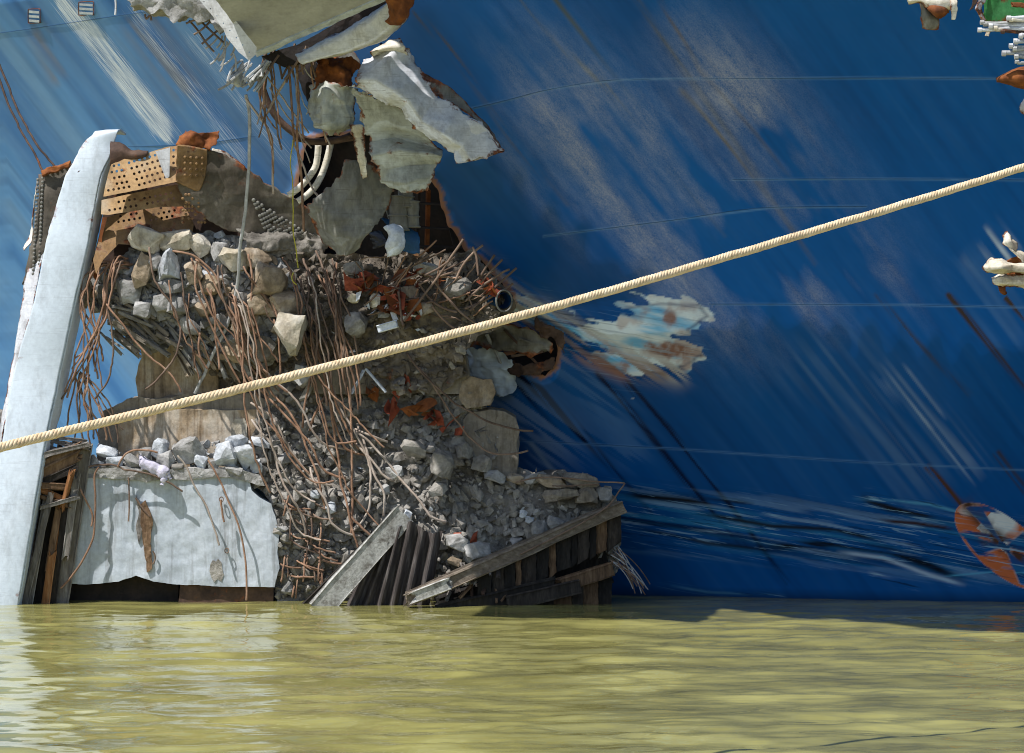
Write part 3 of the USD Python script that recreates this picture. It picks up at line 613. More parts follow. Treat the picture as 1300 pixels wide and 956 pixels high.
# ---------------------------------------------------------------- the hawser
def hawser():
    c = spline(pts((-260, 634, -46), (0, 568, -43), (400, 470, -40), (700, 390, -37), (950, 318, -34), (1300, 212, -30), (1600, 112, -26)), 900)
    w_ = np.linspace(0, 70, 900); c[:, 2] += .010 * (noise(np.c_[w_, 0 * w_, 0 * w_], 3) - .5) + .004 * (noise(np.c_[w_ * 4, 0 * w_, 0 * w_], 5) - .5)
    t = np.gradient(c, axis=0); L = np.r_[0, np.cumsum(np.linalg.norm(np.diff(c, axis=0), axis=1))]
    t /= np.linalg.norm(t, axis=1)[:, None]; a = np.cross(t, [0, 0, 1]); a /= np.linalg.norm(a, axis=1)[:, None]; b = np.cross(a, t)
    out = []
    for k in range(6):
        ph = L / .42 * 2 * math.pi + k * 2 * math.pi / 6
        out.append(tube(c + .044 * (np.cos(ph)[:, None] * a + np.sin(ph)[:, None] * b), list(.029 * (1 + .16 * (noise(np.c_[w_ * 5, 0 * w_ + k, 0 * w_], 6) - .5))), 7, n=900))
    return out
hw = thing('hawser', 'thick pale twisted rope stretched across the whole view', 'rope')
for s in hawser(): obj('strand', s, 'rope_fibre', hw, smooth=True)
# ---------------------------------------------------------------- the broken pier: rubble masses
def mound(name, poly, ctrl, m, amp=.25, res=.09, seed=0, depth=2.0, **lab):
    """A rubble face: outline in photo pixels, depth y interpolated from (u, v, y) controls; roughened into lumps, with sides going back."""
    poly = np.asarray(poly, float); ctrl = np.asarray(ctrl, float)
    step = res * 50
    P = Polygon(poly)
    ring = np.asarray(P.segmentize(step).exterior.coords)[:-1]
    rg = np.c_[ring * .06, np.zeros(len(ring))]
    ring = ring + 9 * np.stack([fbm(rg, 4, seed + 41) - .5, fbm(rg, 4, seed + 42) - .5], 1) * 2
    P = Polygon(ring).buffer(0)
    if P.geom_type != 'Polygon': P = max(P.geoms, key=lambda g: g.area)
    ring = np.asarray(P.exterior.coords)[:-1]
    lo, hi = ring.min(0), ring.max(0)
    a, b = np.meshgrid(np.arange(lo[0], hi[0], step), np.arange(lo[1], hi[1], step)); a, b = a.ravel(), b.ravel()
    k = contains_xy(P.buffer(-step * .5), a, b)
    q = np.concatenate([ring, np.c_[a[k], b[k]]])
    t = Delaunay(q).simplices; c = q[t].mean(1); t = t[contains_xy(P, c[:, 0], c[:, 1])]
    e1, e2 = q[t[:, 1]] - q[t[:, 0]], q[t[:, 2]] - q[t[:, 0]]
    s = e1[:, 0] * e2[:, 1] - e1[:, 1] * e2[:, 0]; t[s > 0] = t[s > 0][:, ::-1]
    rbf = RBFInterpolator(ctrl[:, :2] / 100, ctrl[:, 2], kernel='linear')
    yf = lambda uv: rbf(np.asarray(uv, float) / 100)
    y = yf(q)
    W = at(q[:, 0], q[:, 1], y)
    def bump(W):
        f = np.abs(fbm(W * 1.1, 2, seed) - .5) * 2 + .8 * np.abs(fbm(W * 2.7, 3, seed + 3) - .5) * 2
        return amp * (f - .45)
    W[:, 1] -= bump(W) * 1.6
    for kk in (0, 2): W[:, kk] += amp * .5 * (fbm(W * 3, 3, seed + 30 + kk) - .5)
    n, mm = len(q), len(ring)
    back = W[:mm].copy(); cen = W[:mm].mean(0); back[:, 1] += depth; back[:, [0, 2]] += (cen[[0, 2]] - back[:, [0, 2]]) * .12
    i = np.arange(mm); j = np.roll(i, -1)
    side = np.concatenate([np.c_[i, n + i, n + j], np.c_[i, n + j, j]])
    ar = (ring[:, 0] * np.roll(ring[:, 1], -1) - np.roll(ring[:, 0], -1) * ring[:, 1]).sum()
    if ar > 0: side = side[:, ::-1]
    obj(name, (np.concatenate([W, back]), np.concatenate([t, side])), m, kind='stuff', smooth=40, **lab)
    def surf(uv):
        uv = np.asarray(uv, float); p = at(uv[:, 0], uv[:, 1], yf(uv)); p[:, 1] -= bump(p) * 1.6
        return p
    return P, surf, rbf

def scatter(P, surf, n, smin, smax, seed, power=2.6):
    rng = np.random.default_rng(seed); lo, hi = np.array(P.bounds[:2]), np.array(P.bounds[2:])
    uv = rng.uniform(lo, hi, (n * 3, 2)); uv = uv[contains_xy(P.buffer(-3), uv[:, 0], uv[:, 1])][:n]
    p = surf(uv); s = smin + (smax - smin) * rng.uniform(0, 1, len(p)) ** power
    order = np.argsort(-s)
    return p[order], s[order], uv[order], rng

def shards(P, surf, n, smin, smax, seed, m, name, lab, flat=.75, thresh=None, mats=None, maxn=120, power=2.6, group=None, label=None, cat='rubble', chunkname='concrete_chunk'):
    """Scatters broken chunks: the largest are things of their own, the rest one mass of small debris."""
    p, s, uv, rng = scatter(P, surf, n, smin, smax, seed, power)
    small = []; big = 0
    for c, k in zip(p, s):
        v, f = CHUNKS[rng.integers(len(CHUNKS))]
        w = (v * (k / 2 * rng.uniform([.8, .5, flat * .7], [1.25, .9, flat * 1.2]))) @ rotm(rng).T if flat > .5 else (v * (k / 2 * np.array([1.5, .7, flat])) @ rotm(rng).T)
        w = w + c - [0, k * .18, 0]
        if big < maxn and thresh and k > thresh:
            big += 1
            obj(chunkname, (w, f), (mats or [m])[rng.integers(len(mats or [m]))], label=label, cat='concrete chunk', group=group)
        else: small.append((w, f))
    if small: obj(name, join(small), m, kind='stuff', label=lab, cat=cat)

R = np.random.default_rng(77)
# lower slope of dark rubble
low_poly = [(346, 640), (318, 612), (314, 560), (338, 500), (360, 455), (470, 452), (585, 462), (606, 500), (622, 520), (640, 560), (662, 596), (690, 600), (735, 598), (768, 616), (782, 640), (790, 690), (770, 770), (560, 772), (350, 772)]
low_ctrl = [(318, 600, .2), (350, 770, .35), (450, 770, .6), (600, 770, .4), (780, 770, .4), (350, 650, .15), (450, 650, .3), (560, 650, -.1), (680, 660, -.1), (770, 650, .3), (350, 560, 1.0), (450, 560, .7), (560, 570, .7), (640, 590, 1.0), (740, 605, .9), (360, 460, 1.0), (450, 460, .9), (560, 470, .9), (600, 500, 1.0)]
lowP, lowS, lowY = mound('rubble_slope', low_poly, low_ctrl, 'rubble_dark', .22, .07, 3, 2.2, label='dark grey slope of crushed concrete between white block and timber fender', cat='rubble')
# upper mass of brown rubble and wire
up_poly = [(262, 352), (300, 332), (350, 318), (385, 316), (440, 322), (480, 326), (530, 318), (575, 318), (600, 318), (618, 340), (640, 366), (660, 392), (640, 412), (604, 428), (590, 452), (592, 480), (560, 500), (470, 500), (380, 500), (330, 520), (268, 500), (262, 430)]
up_ctrl = [(270, 360, 1.3), (270, 490, 1.6), (350, 330, .9), (350, 480, 1.1), (440, 325, .6), (440, 400, .2), (440, 480, .6), (530, 330, .7), (530, 400, -.25), (530, 470, .35), (600, 330, .4), (620, 390, -.35), (590, 450, .1), (655, 392, -.2)]
upP, upS, upY = mound('rubble_heap', up_poly, up_ctrl, 'rubble_brown', .30, .06, 8, 1.5, label='brown heap of rubble and broken bars under the crumpled sheets', cat='rubble')
# rock mass at the upper left, over the tan stub
rk_poly = [(108, 350), (140, 336), (165, 318), (176, 300), (230, 292), (290, 300), (330, 306), (372, 352), (392, 392), (380, 440), (330, 470), (268, 460), (222, 440), (190, 446), (170, 436), (140, 412), (112, 392)]
rk_ctrl = [(110, 360, 1.4), (180, 310, 1.1), (180, 380, .6), (190, 440, 1.4), (260, 300, 1.0), (260, 380, .35), (260, 450, 1.1), (330, 320, .8), (340, 390, .25), (330, 460, .9), (390, 400, .7)]
rkP, rkS, rkY = mound('rock_mass', rk_poly, rk_ctrl, 'stone_grey', .2, .08, 15, 1.6, label='mass of packed stone and broken concrete above the tan stub', cat='rubble')

shards(lowP, lowS, 6500, .04, .55, 21, 'stone_dark', 'small_rubble', 'small dark crumbs and fragments strewn over the lower slope', thresh=.2, mats=['stone_dark', 'stone_dark', 'stone_dark', 'rubble_dark', 'stone_grey'], maxn=90, power=4.6,
       group='chunks on the lower slope', label='dark grey angular concrete chunk lying on the lower rubble slope')
shards(upP, upS, 3200, .04, .42, 22, 'rubble_brown', 'small_rubble', 'brown crumbs and fragments strewn over the upper heap', thresh=.18, mats=['rubble_brown', 'stone_dark', 'stone_dark'], maxn=45, power=4.0,
       group='chunks in the upper heap', label='brown grey broken chunk lying in the upper heap of bars')
shards(rkP, rkS, 2200, .06, .52, 23, 'stone_grey', 'small_rubble', 'grey crumbs and chips packed between the large pale rocks', thresh=.26, mats=['stone_grey', 'stone_grey', 'stone_pale', 'stone_dark', 'stone_tan'], maxn=95, power=2.2,
       group='chunks between the pale rocks', label='small grey chunk packed among the pale rocks above the tan stub')
# slivers of shattered concrete under the rocks (leaning, packed like slates)
def slates(n, u0, u1, v0, v1, seed, y, ang, m, group, label):
    rng = np.random.default_rng(seed)
    for k in range(n):
        u, v = rng.uniform(u0, u1), rng.uniform(v0, v1); c = at(u, v, y + rng.uniform(-.2, .2))
        a = math.radians(ang + rng.normal(0, 9)); d = np.array([math.cos(a), rng.normal(0, .15), -math.sin(a)])
        L = rng.uniform(.35, .9)
        obj('concrete_sliver', beam(c - d * L / 2, c + d * L / 2, rng.uniform(.08, .18), rng.uniform(.05, .12), amp=.05, seed=seed + k, frag=(.12, .12), n=5), m[k % len(m)], label=label, cat='concrete sliver', group=group)
slates(46, 140, 225, 366, 440, 31, .75, 38, ['stone_dark', 'stone_grey', 'grey_concrete'], 'slivers under the pale rocks', 'thin leaning concrete sliver in the layered pack left of the tan stub')
slates(26, 225, 330, 430, 465, 32, .9, 55, ['stone_grey', 'stone_tan', 'grey_concrete'], 'slivers over the tan stub', 'short broken concrete sliver hanging above the tan streaked stub')

# large rocks: (u, v, width, height in pixels, y, material, label)
rocks = [
 (186, 304, 50, 34, .5, 'stone_cream', 'large cream rock on top of the heap beside the bolt plates'),
 (224, 306, 42, 30, .55, 'stone_cream', 'pinkish cream rock at the crest right of the largest cream rock'),
 (252, 312, 32, 32, .6, 'stone_cream', 'pale rounded rock at the crest below the grey gusset'),
 (180, 344, 26, 46, .4, 'stone_tan', 'tall tan rock standing under the large cream rock'),
 (197, 332, 22, 26, .4, 'stone_grey', 'grey rock wedged below the crest of cream rocks'),
 (214, 337, 30, 46, .3, 'stone_pale', 'long leaning light grey rock in the middle of the rock mass'),
 (216, 363, 30, 20, .25, 'stone_grey', 'flat grey rock under the long leaning one'),
 (164, 370, 32, 36, .55, 'stone_grey', 'bluish grey rock at the left side of the rock mass'),
 (152, 360, 18, 18, .7, 'stone_grey', 'small grey rock at the far left of the rock mass'),
 (281, 320, 28, 26, .5, 'stone_grey', 'grey rock right of the pale crest'),
 (298, 330, 38, 36, .3, 'stone_cream', 'yellowish cream rock behind the long pale cable'),
 (326, 328, 40, 28, .45, 'stone_tan', 'tan rock near the riveted gusset edge'),
 (341, 356, 50, 44, .15, 'stone_tan', 'big orange brown rock on the right of the rock mass'),
 (330, 384, 34, 34, .2, 'stone_tan', 'brown rock under the big orange brown rock'),
 (358, 388, 50, 36, .1, 'stone_tan', 'wedge shaped tan rock pointing right'),
 (310, 404, 36, 42, .25, 'stone_tan', 'tan grey rock behind hanging bars'),
 (368, 425, 44, 60, -.35, 'stone_cream', 'upright pale rock caught among the bars right of the rock mass'),
 (268, 362, 28, 28, .3, 'stone_tan', 'tan rock in the centre of the rock mass'),
 (246, 346, 24, 30, .3, 'stone_tan', 'narrow tan rock beside the leaning grey rock'),
 (260, 392, 26, 24, .3, 'stone_tan', 'small tan rock behind the brown bars'),
 (276, 408, 26, 24, .35, 'stone_grey', 'small grey rock low in the rock mass'),
 (226, 388, 28, 26, .3, 'stone_grey', 'grey rock low in the middle of the rock mass'),
 (206, 384, 24, 22, .35, 'stone_grey', 'round grey rock above the layered slivers'),
 (182, 392, 26, 22, .45, 'stone_grey', 'grey rock just above the layered slivers'),
 (108, 375, 20, 40, 1.1, 'stone_tan', 'tan broken lump at the left end beside the tall plate'),
 (242, 412, 30, 26, .35, 'stone_grey', 'grey lump above the left edge of the tan stub'),
 (300, 445, 34, 34, .6, 'stone_tan', 'tan lump over the right side of the tan stub'),
 (335, 440, 34, 40, .5, 'stone_dark', 'dark lump below the wedge shaped rock'),
 (384, 478, 26, 30, .2, 'stone_grey', 'grey lump just under the rope beside the brown bars'),
 # on the white block
 (136, 574, 30, 16, .3, 'stone_pale', 'white flat chunk at the left end of the block top'),
 (146, 585, 24, 16, .15, 'stone_pale', 'pale chunk just below the white flat chunk'),
 (118, 588, 20, 22, .3, 'stone_grey', 'grey chunk at the left corner of the block top'),
 (168, 587, 26, 24, .15, 'stone_grey', 'grey chunk behind the lilac cloth'),
 (188, 577, 24, 20, .4, 'stone_grey', 'grey chunk above the lilac cloth'),
 (203, 570, 22, 28, .35, 'stone_pale', 'white pointed chunk above the lilac cloth'),
 (211, 584, 24, 24, .2, 'stone_grey', 'bluish grey chunk right of the lilac cloth'),
 (241, 572, 42, 34, .3, 'stone_grey', 'largest grey chunk in the middle of the block top'),
 (256, 586, 20, 22, .1, 'stone_pale', 'pale chunk at the foot of the largest grey chunk'),
 (288, 576, 34, 34, .15, 'stone_pale', 'round pale chunk right of the middle of the block top'),
 (311, 580, 30, 36, .1, 'stone_pale', 'pale blocky chunk near the right end of the block top'),
 (300, 560, 30, 16, .5, 'stone_pale', 'flat pale chunk behind the round pale chunks'),
 (330, 562, 30, 14, .5, 'stone_pale', 'flat chunk at the right end of the block top'),
 (296, 597, 24, 14, 0, 'stone_grey', 'small chunk at the front edge of the block top'),
 (325, 592, 16, 20, .1, 'stone_pale', 'small pale chunk at the right corner of the block'),
 (272, 590, 18, 14, .05, 'stone_grey', 'small grey chunk between the pale chunks on the block'),
 (226, 594, 18, 12, .05, 'stone_dark', 'dark chunk below the largest grey chunk'),
 (160, 598, 22, 12, .1, 'stone_dark', 'dark flat chunk at the broken edge left of the cloth'),
 # lower slope
 (562, 590, 34, 40, -.25, 'stone_dark', 'large dark boulder in the middle of the lower slope'),
 (525, 570, 34, 24, .1, 'stone_dark', 'dark flat boulder left of the large dark boulder'),
 (590, 572, 26, 22, .2, 'stone_dark', 'dark boulder above the rubble slope right of the large boulder'),
 (612, 588, 28, 22, .35, 'stone_dark', 'dark boulder below the right tan stub'),
 (556, 622, 26, 20, -.25, 'stone_dark', 'rounded dark rock below the large dark boulder'),
 (500, 600, 26, 18, -.05, 'stone_grey', 'grey rock left of the large dark boulder'),
 (628, 604, 30, 16, .3, 'stone_grey', 'grey flat rock on the slope under the right stub'),
 (664, 652, 12, 11, -.3, 'stone_pale', 'small pale round stone near the middle of the fender'),
 (672, 660, 12, 10, -.35, 'stone_pale', 'second small pale round stone near the fender'),
 (682, 650, 12, 9, -.3, 'stone_grey', 'small round stone above the fender beam'),
 (686, 672, 26, 26, -.45, 'stone_grey', 'blocky grey stone leaning behind the fender beam'),
 (706, 664, 24, 20, -.4, 'stone_grey', 'grey stone right of the blocky one behind the fender'),
 (580, 690, 36, 26, -.75, 'stone_grey', 'grey broken lump at the top of the corrugated piles'),
 (606, 700, 40, 28, -.8, 'stone_grey', 'grey block right of the corrugated piles'),
 (577, 713, 18, 14, -.9, 'stone_tan', 'small brown stone in front of the corrugated piles'),
 (400, 628, 14, 12, .1, 'stone_pale', 'small white stone on the slope right of the white block'),
 (420, 645, 14, 16, 0, 'stone_pale', 'white stone between the pale bars on the slope'),
 (396, 640, 12, 14, .1, 'stone_grey', 'small grey stone near the white block edge'),
 (488, 622, 14, 16, -.1, 'stone_grey', 'light stone at the end of a pale bar'),
 (516, 655, 12, 18, -.3, 'stone_pale', 'small white shard above the corrugated piles'),
 (365, 746, 16, 18, .2, 'stone_grey', 'grey stone at the water by the white block'),
 (378, 690, 14, 16, .3, 'stone_grey', 'small grey stone beside the right end of the white block'),
 # ledge by the fender
 (700, 612, 40, 18, .2, 'stone_tan', 'flat tan slab on the ledge by the hull'),
 (735, 610, 48, 22, .1, 'grey_concrete', 'broad tan grey slab at the right end of the ledge'),
 (712, 628, 50, 16, -.1, 'grey_concrete', 'broken slab below the flat tan slab'),
 (745, 630, 30, 24, .0, 'grey_concrete', 'blocky slab end above the dark gap'),
 (766, 628, 22, 20, .05, 'stone_grey', 'grey stone at the tip of the ledge against the blue hull'),
 (680, 606, 30, 16, .4, 'stone_grey', 'grey stone at the left of the ledge'),
 (655, 608, 26, 14, .5, 'stone_tan', 'brown stone at the foot of the right stub'),
 # upper heap
 (452, 412, 30, 34, -.2, 'stone_dark', 'dark rounded rock in the upper heap left of the white box'),
 (582, 366, 36, 30, -.45, 'stone_dark', 'greenish grey rock among the spiky bars'),
 (448, 342, 26, 20, .2, 'stone_dark', 'dark rock below the tip of the grey fin'),
 (520, 372, 26, 18, -.3, 'stone_tan', 'tan rock amid the red debris'),
 (540, 392, 24, 18, -.5, 'stone_tan', 'tan rock right of the red debris'),
 (448, 378, 18, 16, -.1, 'stone_cream', 'small cream stone left of the red debris'),
 (477, 382, 16, 20, -.3, 'stone_cream', 'small upright cream stone in the red debris'),
 (541, 342, 40, 18, -.1, 'stone_cream', 'cream broken lump below the white plastic'),
 (490, 398, 22, 12, -.3, 'stone_grey', 'grey fragment above the white box'),
 (2, 530, 14, 22, 2.2, 'stone_dark', 'dark rubble lump at the left rim behind the tall plate'),
 (4, 548, 14, 18, 2.1, 'stone_grey', 'grey rubble lump at the left rim behind the tall plate'),
]
for k, (u, v, w, h, y, m, lab) in enumerate(rocks):
    s = (y - CAM[1]) / FPX
    obj('rock', boulder(at(u, v, y), (w * s * 1.08, (w + h) / 2 * s, h * s * 1.08), 200 + k), m, label=lab, cat='rock', smooth=28)

# ---------------------------------------------------------------- concrete stubs and block
pier = thing('concrete_pier', 'stepped tan and grey concrete pier stubs streaked brown, broken and buried in rubble', 'pier')
def stub(poly, y, d, m, label, seed, amp=.05, res=.1): obj('stub', prism(poly, y, d, res, amp, 2.5, seed), m, pier, smooth=35, label=label)
stub([(176, 512), (172, 480), (180, 455), (176, 434), (200, 428), (245, 428), (276, 436), (278, 470), (276, 512)], 1.5, 3, 'tan_concrete', 'tan stub with dark and white run-off streaks', 1)
stub([(276, 512), (277, 436), (300, 440), (330, 450), (345, 512)], 1.8, 2.6, 'tan_concrete', 'shaded tan stub behind the bars', 2)
stub([(124, 604), (124, 550), (132, 522), (160, 507), (200, 504), (240, 500), (276, 503), (322, 501), (352, 510), (352, 604)], 1.15, 3, 'grey_concrete', 'lower grey brown step', 3, .09, .08)
obj('facing', prism([(150, 604), (150, 524), (170, 520), (200, 521), (240, 519), (290, 521), (330, 520), (352, 524), (352, 604)], 1.05, .4, .07, .03, 3, 60), 'tan_concrete', pier, smooth=35, label='brown stained front of the lower step')
obj('spall', prism([(293, 604), (294, 540), (298, 532), (310, 531), (314, 540), (314, 604)], .99, .3, .06, .03, 3, 61), 'stone_cream', pier, smooth=35, label='pale keystone shaped patch on the lower step')
stub([(540, 500), (470, 500), (400, 500), (395, 470), (470, 450), (560, 446), (592, 452), (600, 500)], .55, 2, 'grey_concrete', 'dark stub under the upper heap', 4)
stub([(592, 520), (584, 504), (586, 484), (598, 479), (612, 484), (624, 482), (629, 496), (622, 514)],   .55, .9, 'stone_tan', 'brown capping lump on the right stub', 5, .1, .06)
stub([(584, 604), (588, 534), (600, 522), (622, 518), (640, 522), (654, 530), (658, 548), (656, 604)], .75, 1.5, 'grey_concrete', 'right stub standing against the blue hull', 6, .1, .07)

blk = thing('concrete_block', 'chipped whitish concrete footing block with rust stains, standing in the water', 'block')
obj('body', prism([(103, 604), (130, 599), (165, 602), (182, 606), (215, 604), (240, 606), (268, 607), (292, 604), (316, 609), (320, 622), (330, 632), (344, 640), (349, 655), (355, 676), (352, 700), (354, 722), (348, 746), (300, 745), (228, 742), (196, 738), (172, 731), (150, 739), (110, 742), (78, 741), (88, 690), (98, 640)], 0.0, 2.6, .07, .028, 3.2, 11), 'pale_concrete', blk, smooth=30)
obj('base_strip', prism([(226, 772), (229, 739), (300, 743), (347, 745), (347, 772)], .14, 2.2, .12, .03, 3, 12), 'dark_rust', blk, label='rusty brown strip under the block at the waterline')
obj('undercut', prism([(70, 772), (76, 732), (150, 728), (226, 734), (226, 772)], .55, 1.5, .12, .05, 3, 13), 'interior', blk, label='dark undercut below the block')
obj('crack_fill', prism([(178, 640), (184, 634), (190, 650), (194, 662), (191, 690), (193, 722), (187, 726), (183, 700), (180, 672)], -.07, .2, .05, .05, 5, 14), 'timber_brown', blk, label='splintered brown wood in the vertical crack')
obj('crack_fill', prism([(172, 628), (178, 640), (181, 672), (176, 690), (172, 670), (176, 652)], -.05, .2, .05, .04, 5, 15), 'timber_grey', blk)
for k, pl in enumerate((((163, 606), (164, 640), (163, 662)), ((172, 632), (180, 644), (190, 656)), ((194, 700), (197, 708), (194, 716)))):
    obj('bolt_strap', tube([at(u, v, -.09) for u, v in pl], .022, 5), 'rebar_dark', blk)
for u, v in ((281, 634), (288, 699)):
    a = np.linspace(0, 2 * math.pi, 9)
    obj('eye_bolt', tube(at(u, v, -.12) + np.c_[.05 * np.cos(a), .03 * np.sin(a), .06 * np.sin(a)], .014, 5, n=18), 'rebar_dark', blk)
obj('top_crust', prism([(106, 606), (112, 596), (150, 592), (190, 598), (240, 594), (300, 596), (330, 604), (336, 616), (318, 612), (290, 606), (240, 609), (215, 608), (185, 612), (150, 608)], -.06, 1.5, .07, .07, 4, 16), 'stone_grey', blk, label='ragged grey crust along the broken top edge')
obj('stain_patch', prism([(268, 733), (266, 724), (267, 716), (270, 711), (274, 713), (277, 709), (281, 714), (282, 722), (284, 730), (281, 738), (276, 735), (272, 739)], -.012, .05, .03, .012, 9, 17), 'stone_dark', blk, label='dark wet stain low on the right of the block')

topP = Polygon([(104, 602), (108, 580), (130, 572), (170, 574), (215, 566), (250, 560), (300, 556), (336, 560), (338, 606), (290, 604), (240, 604), (180, 606)])
topS = lambda uv: at(uv[:, 0], uv[:, 1], .25 + (604 - uv[:, 1]) * .012)
shards(topP, topS, 420, .06, .42, 24, 'stone_grey', 'small_rubble', 'pale grey crumbs along the top of the white block', thresh=.2, mats=['stone_pale', 'stone_grey', 'stone_grey', 'stone_dark'], maxn=40, power=2.4, group='chunks on the white block', label='small pale grey chunk heaped on top of the white block')
# lilac rag
rag_ = trimesh.creation.icosphere(4); v = np.array(rag_.vertices)
def blob(p0, p1, r0, r1, seed):
    n = 22; t = np.linspace(0, 1, n); p = at(*p0) + (at(*p1) - at(*p0)) * t[:, None]
    v, f = tube(p, list(r0 + (r1 - r0) * t + .05 * (noise(np.c_[t * 6, 0 * t, 0 * t], seed) - .5)), 14, n=n)
    return v + .035 * (np.stack([fbm(v * 9, 3, seed + k) for k in range(3)], 1) - .5) * 2, f
rag = thing('cloth', 'crumpled lilac white rag draped over the broken edge of the white block', 'cloth')
obj('fold', join([blob((180, 586, -.15), (212, 602, -.22), .15, .17, 1), blob((181, 586, -.15), (178, 578, -.1), .1, .03, 2), blob((186, 590, -.15), (180, 596, -.2), .09, .02, 3), blob((210, 600, -.25), (206, 616, -.25), .1, .06, 4), blob((212, 600, -.25), (217, 608, -.25), .08, .03, 5)]), 'lilac_cloth', rag, smooth=60)

# ---------------------------------------------------------------- splintered timber pile at the left
tp = thing('timber_pile', 'splintered old timber pile between the tall plate and the white block', 'timber pile')
def tb(name, p, q, w, h, m, seed, frag=(.1, .1), label=None, amp=.03):
    p, q = (p[0], p[1], p[2] - .3), (q[0], q[1], q[2] - .3)
    obj(name, beam(at(*p), at(*q), w, h, amp=amp, seed=seed, frag=frag), m, tp, label=label)
tb('post', (104, 566, .35), (72, 778, .2), .34, .5, 'timber_grey', 1, (.12, 0))
tb('post', (84, 578, .6), (50, 778, .5), .9, .5, 'timber_dark', 2, (.3, 0))
tb('plank', (96, 612, .02), (84, 700, .0), .24, .2, 'timber_grey', 9, (.3, .3))
tb('plank', (62, 640, -.1), (30, 772, -.15), .5, .16, 'timber_grey', 10, (.4, .1))
tb('plank', (58, 590, .4), (30, 776, .4), .6, .3, 'timber_dark', 7, (.4, .1))
tb('plank', (84, 640, .1), (66, 776, .1), .3, .2, 'timber_dark', 8, (.4, .1))
tb('plank', (60, 632, .05), (36, 770, 0), .44, .2, 'timber_grey', 3, (.5, .1))
tb('plank', (74, 650, 0), (62, 720, 0), .22, .16, 'timber_brown', 4, (.4, .2))
tb('plank', (66, 712, -.1), (57, 775, -.1), .26, .2, 'timber_split', 5, (.35, 0), 'orange brown split plank at the waterline')
tb('plank', (76, 640, .02), (70, 690, 0), .12, .1, 'timber_split', 6, (.3, .3))
for k, (p, q, w, m) in enumerate((((48, 592), (96, 570), .22, 'timber_brown'), ((46, 604), (95, 582), .24, 'timber_brown'), ((52, 598), (92, 576), .12, 'timber_split'), ((46, 614), (90, 596), .2, 'timber_dark'), ((47, 622), (78, 632), .16, 'timber_split'), ((44, 630), (82, 640), .14, 'timber_brown'),
                                     ((50, 616), (80, 618), .18, 'timber_brown'), ((60, 575), (104, 566), .16, 'timber_grey'), ((84, 606), (80, 640), .12, 'timber_split'), ((56, 642), (90, 634), .12, 'timber_grey'))):
    tb('splinter', (p[0] + 5, p[1], -.12 - .02 * k), (*q, -.02 - .02 * k), w * 1.15, w, m, 20 + k, (.25, .25), amp=.06)
for k in range(12):
    u, v = R.uniform(58, 104), R.uniform(556, 572); a = R.uniform(-30, 30)
    tb('splinter', (u - 8, v + a * .1, .1), (u + 8, v - a * .1, .2), .09, .07, 'timber_grey', 40 + k, (.1, .1), amp=.04)

# ---------------------------------------------------------------- tall bent plate at the left
L_ = [(97, 200), (84, 223), (73, 257), (59, 307), (43, 385), (16, 480), (6, 543), (-8, 640), (-24, 790)]
Rt = [(137, 203), (128, 223), (121, 257), (112, 307), (95, 380), (74, 480), (60, 546), (44, 640), (19, 790)]
top = [((118, 172), (150, 167)), ((106, 183), (144, 184))]
yy = [.75, .7, .6, .5, .4, .2, 0, -.2, -.5, -.9, -1.3]
rows = [[(a[0], a[1], y), ((a[0] + b[0]) / 2, (a[1] + b[1]) / 2, y - .05), (b[0], b[1], y)] for (a, b), y in zip(top + list(zip(L_, Rt)), yy)]
curl = [[(128, 171, 1.35), (142, 170, 1.4), (160, 171, 1.4)], [(122, 169, 1.05), (138, 166.5, 1.1), (154, 166, 1.1)]]
cp = thing('bent_girder', 'tall pale blue grey bent steel girder plate with curled top at the left edge', 'girder')
metal('web_plate', curl + rows, 'column_paint', cp, R=120, C=26, thick=.05, crumple=.02, freq=.6, seed=3, rag=.015)
fl = [[(b[0], b[1], y), (b[0] + w * .5, b[1] + 3, y + .3), (b[0] + w, b[1] + 5, y + .75)] for (a, b), y, w in zip(top + list(zip(L_, Rt)), yy, (0, 3, 10, 14, 10, 8, 9, 10, 9, 5, 4))]
metal('flange', fl[1:], 'column_paint', cp, R=80, C=8, thick=.05, crumple=.02, freq=.8, seed=4, rag=.015)
metal('side_strip', [[(71, 260, 1.1), (66, 276, 1.0)], [(52, 305, 1.0), (54, 330, .8)], [(34, 350, .9), (40, 400, .6)], [(20, 440, .8), (24, 460, .5)], [(0, 548, .7), (4, 552, .4)], [(-26, 700, .5), (-16, 700, .3)]], 'white_steel', cp, R=60, C=8, thick=.02, crumple=.03, seed=5)
for (u, v, r) in ((101, 219, .05), (112, 220, .03), (94, 285, .02)):
    obj('bolt_hole', tube([at(u, v, .45), at(u, v, .75)], r, 8, n=2), 'dark_rust', cp)

# ---------------------------------------------------------------- the wrecked truss node
def punched(poly, y, holes, r, thick, m, parent, label=None, seed=0, tilt=None, name='gusset_plate'):
    """A steel plate with real bolt holes. tilt: (dy per pixel u, dy per pixel v)."""
    tu, tv = tilt or (0, 0); u0, v0 = np.mean(poly, 0)
    P = Polygon(poly).segmentize(6)
    rp = np.asarray(P.exterior.coords)[:-1]; P = Polygon(rp + .9 * (np.stack([fbm(np.c_[rp * .2, 0 * rp[:, :1]], 2, seed + k) - .5 for k in (0, 1)], 1)))
    for (a, b) in holes:
        if P.buffer(-r * 1.6).contains(Point(a, b)): P = P.difference(Point(a, b).buffer(r, 3))
    t = trimesh.creation.extrude_polygon(P, 1.0, engine='earcut'); V = np.array(t.vertices)
    yv = y + (V[:, 0] - u0) * tu + (V[:, 1] - v0) * tv + (1 - V[:, 2]) * thick
    W = at(V[:, 0], V[:, 1], yv); F = np.array(t.faces)
    return obj(name, (W, F[:, ::-1]), m, parent, label=label)

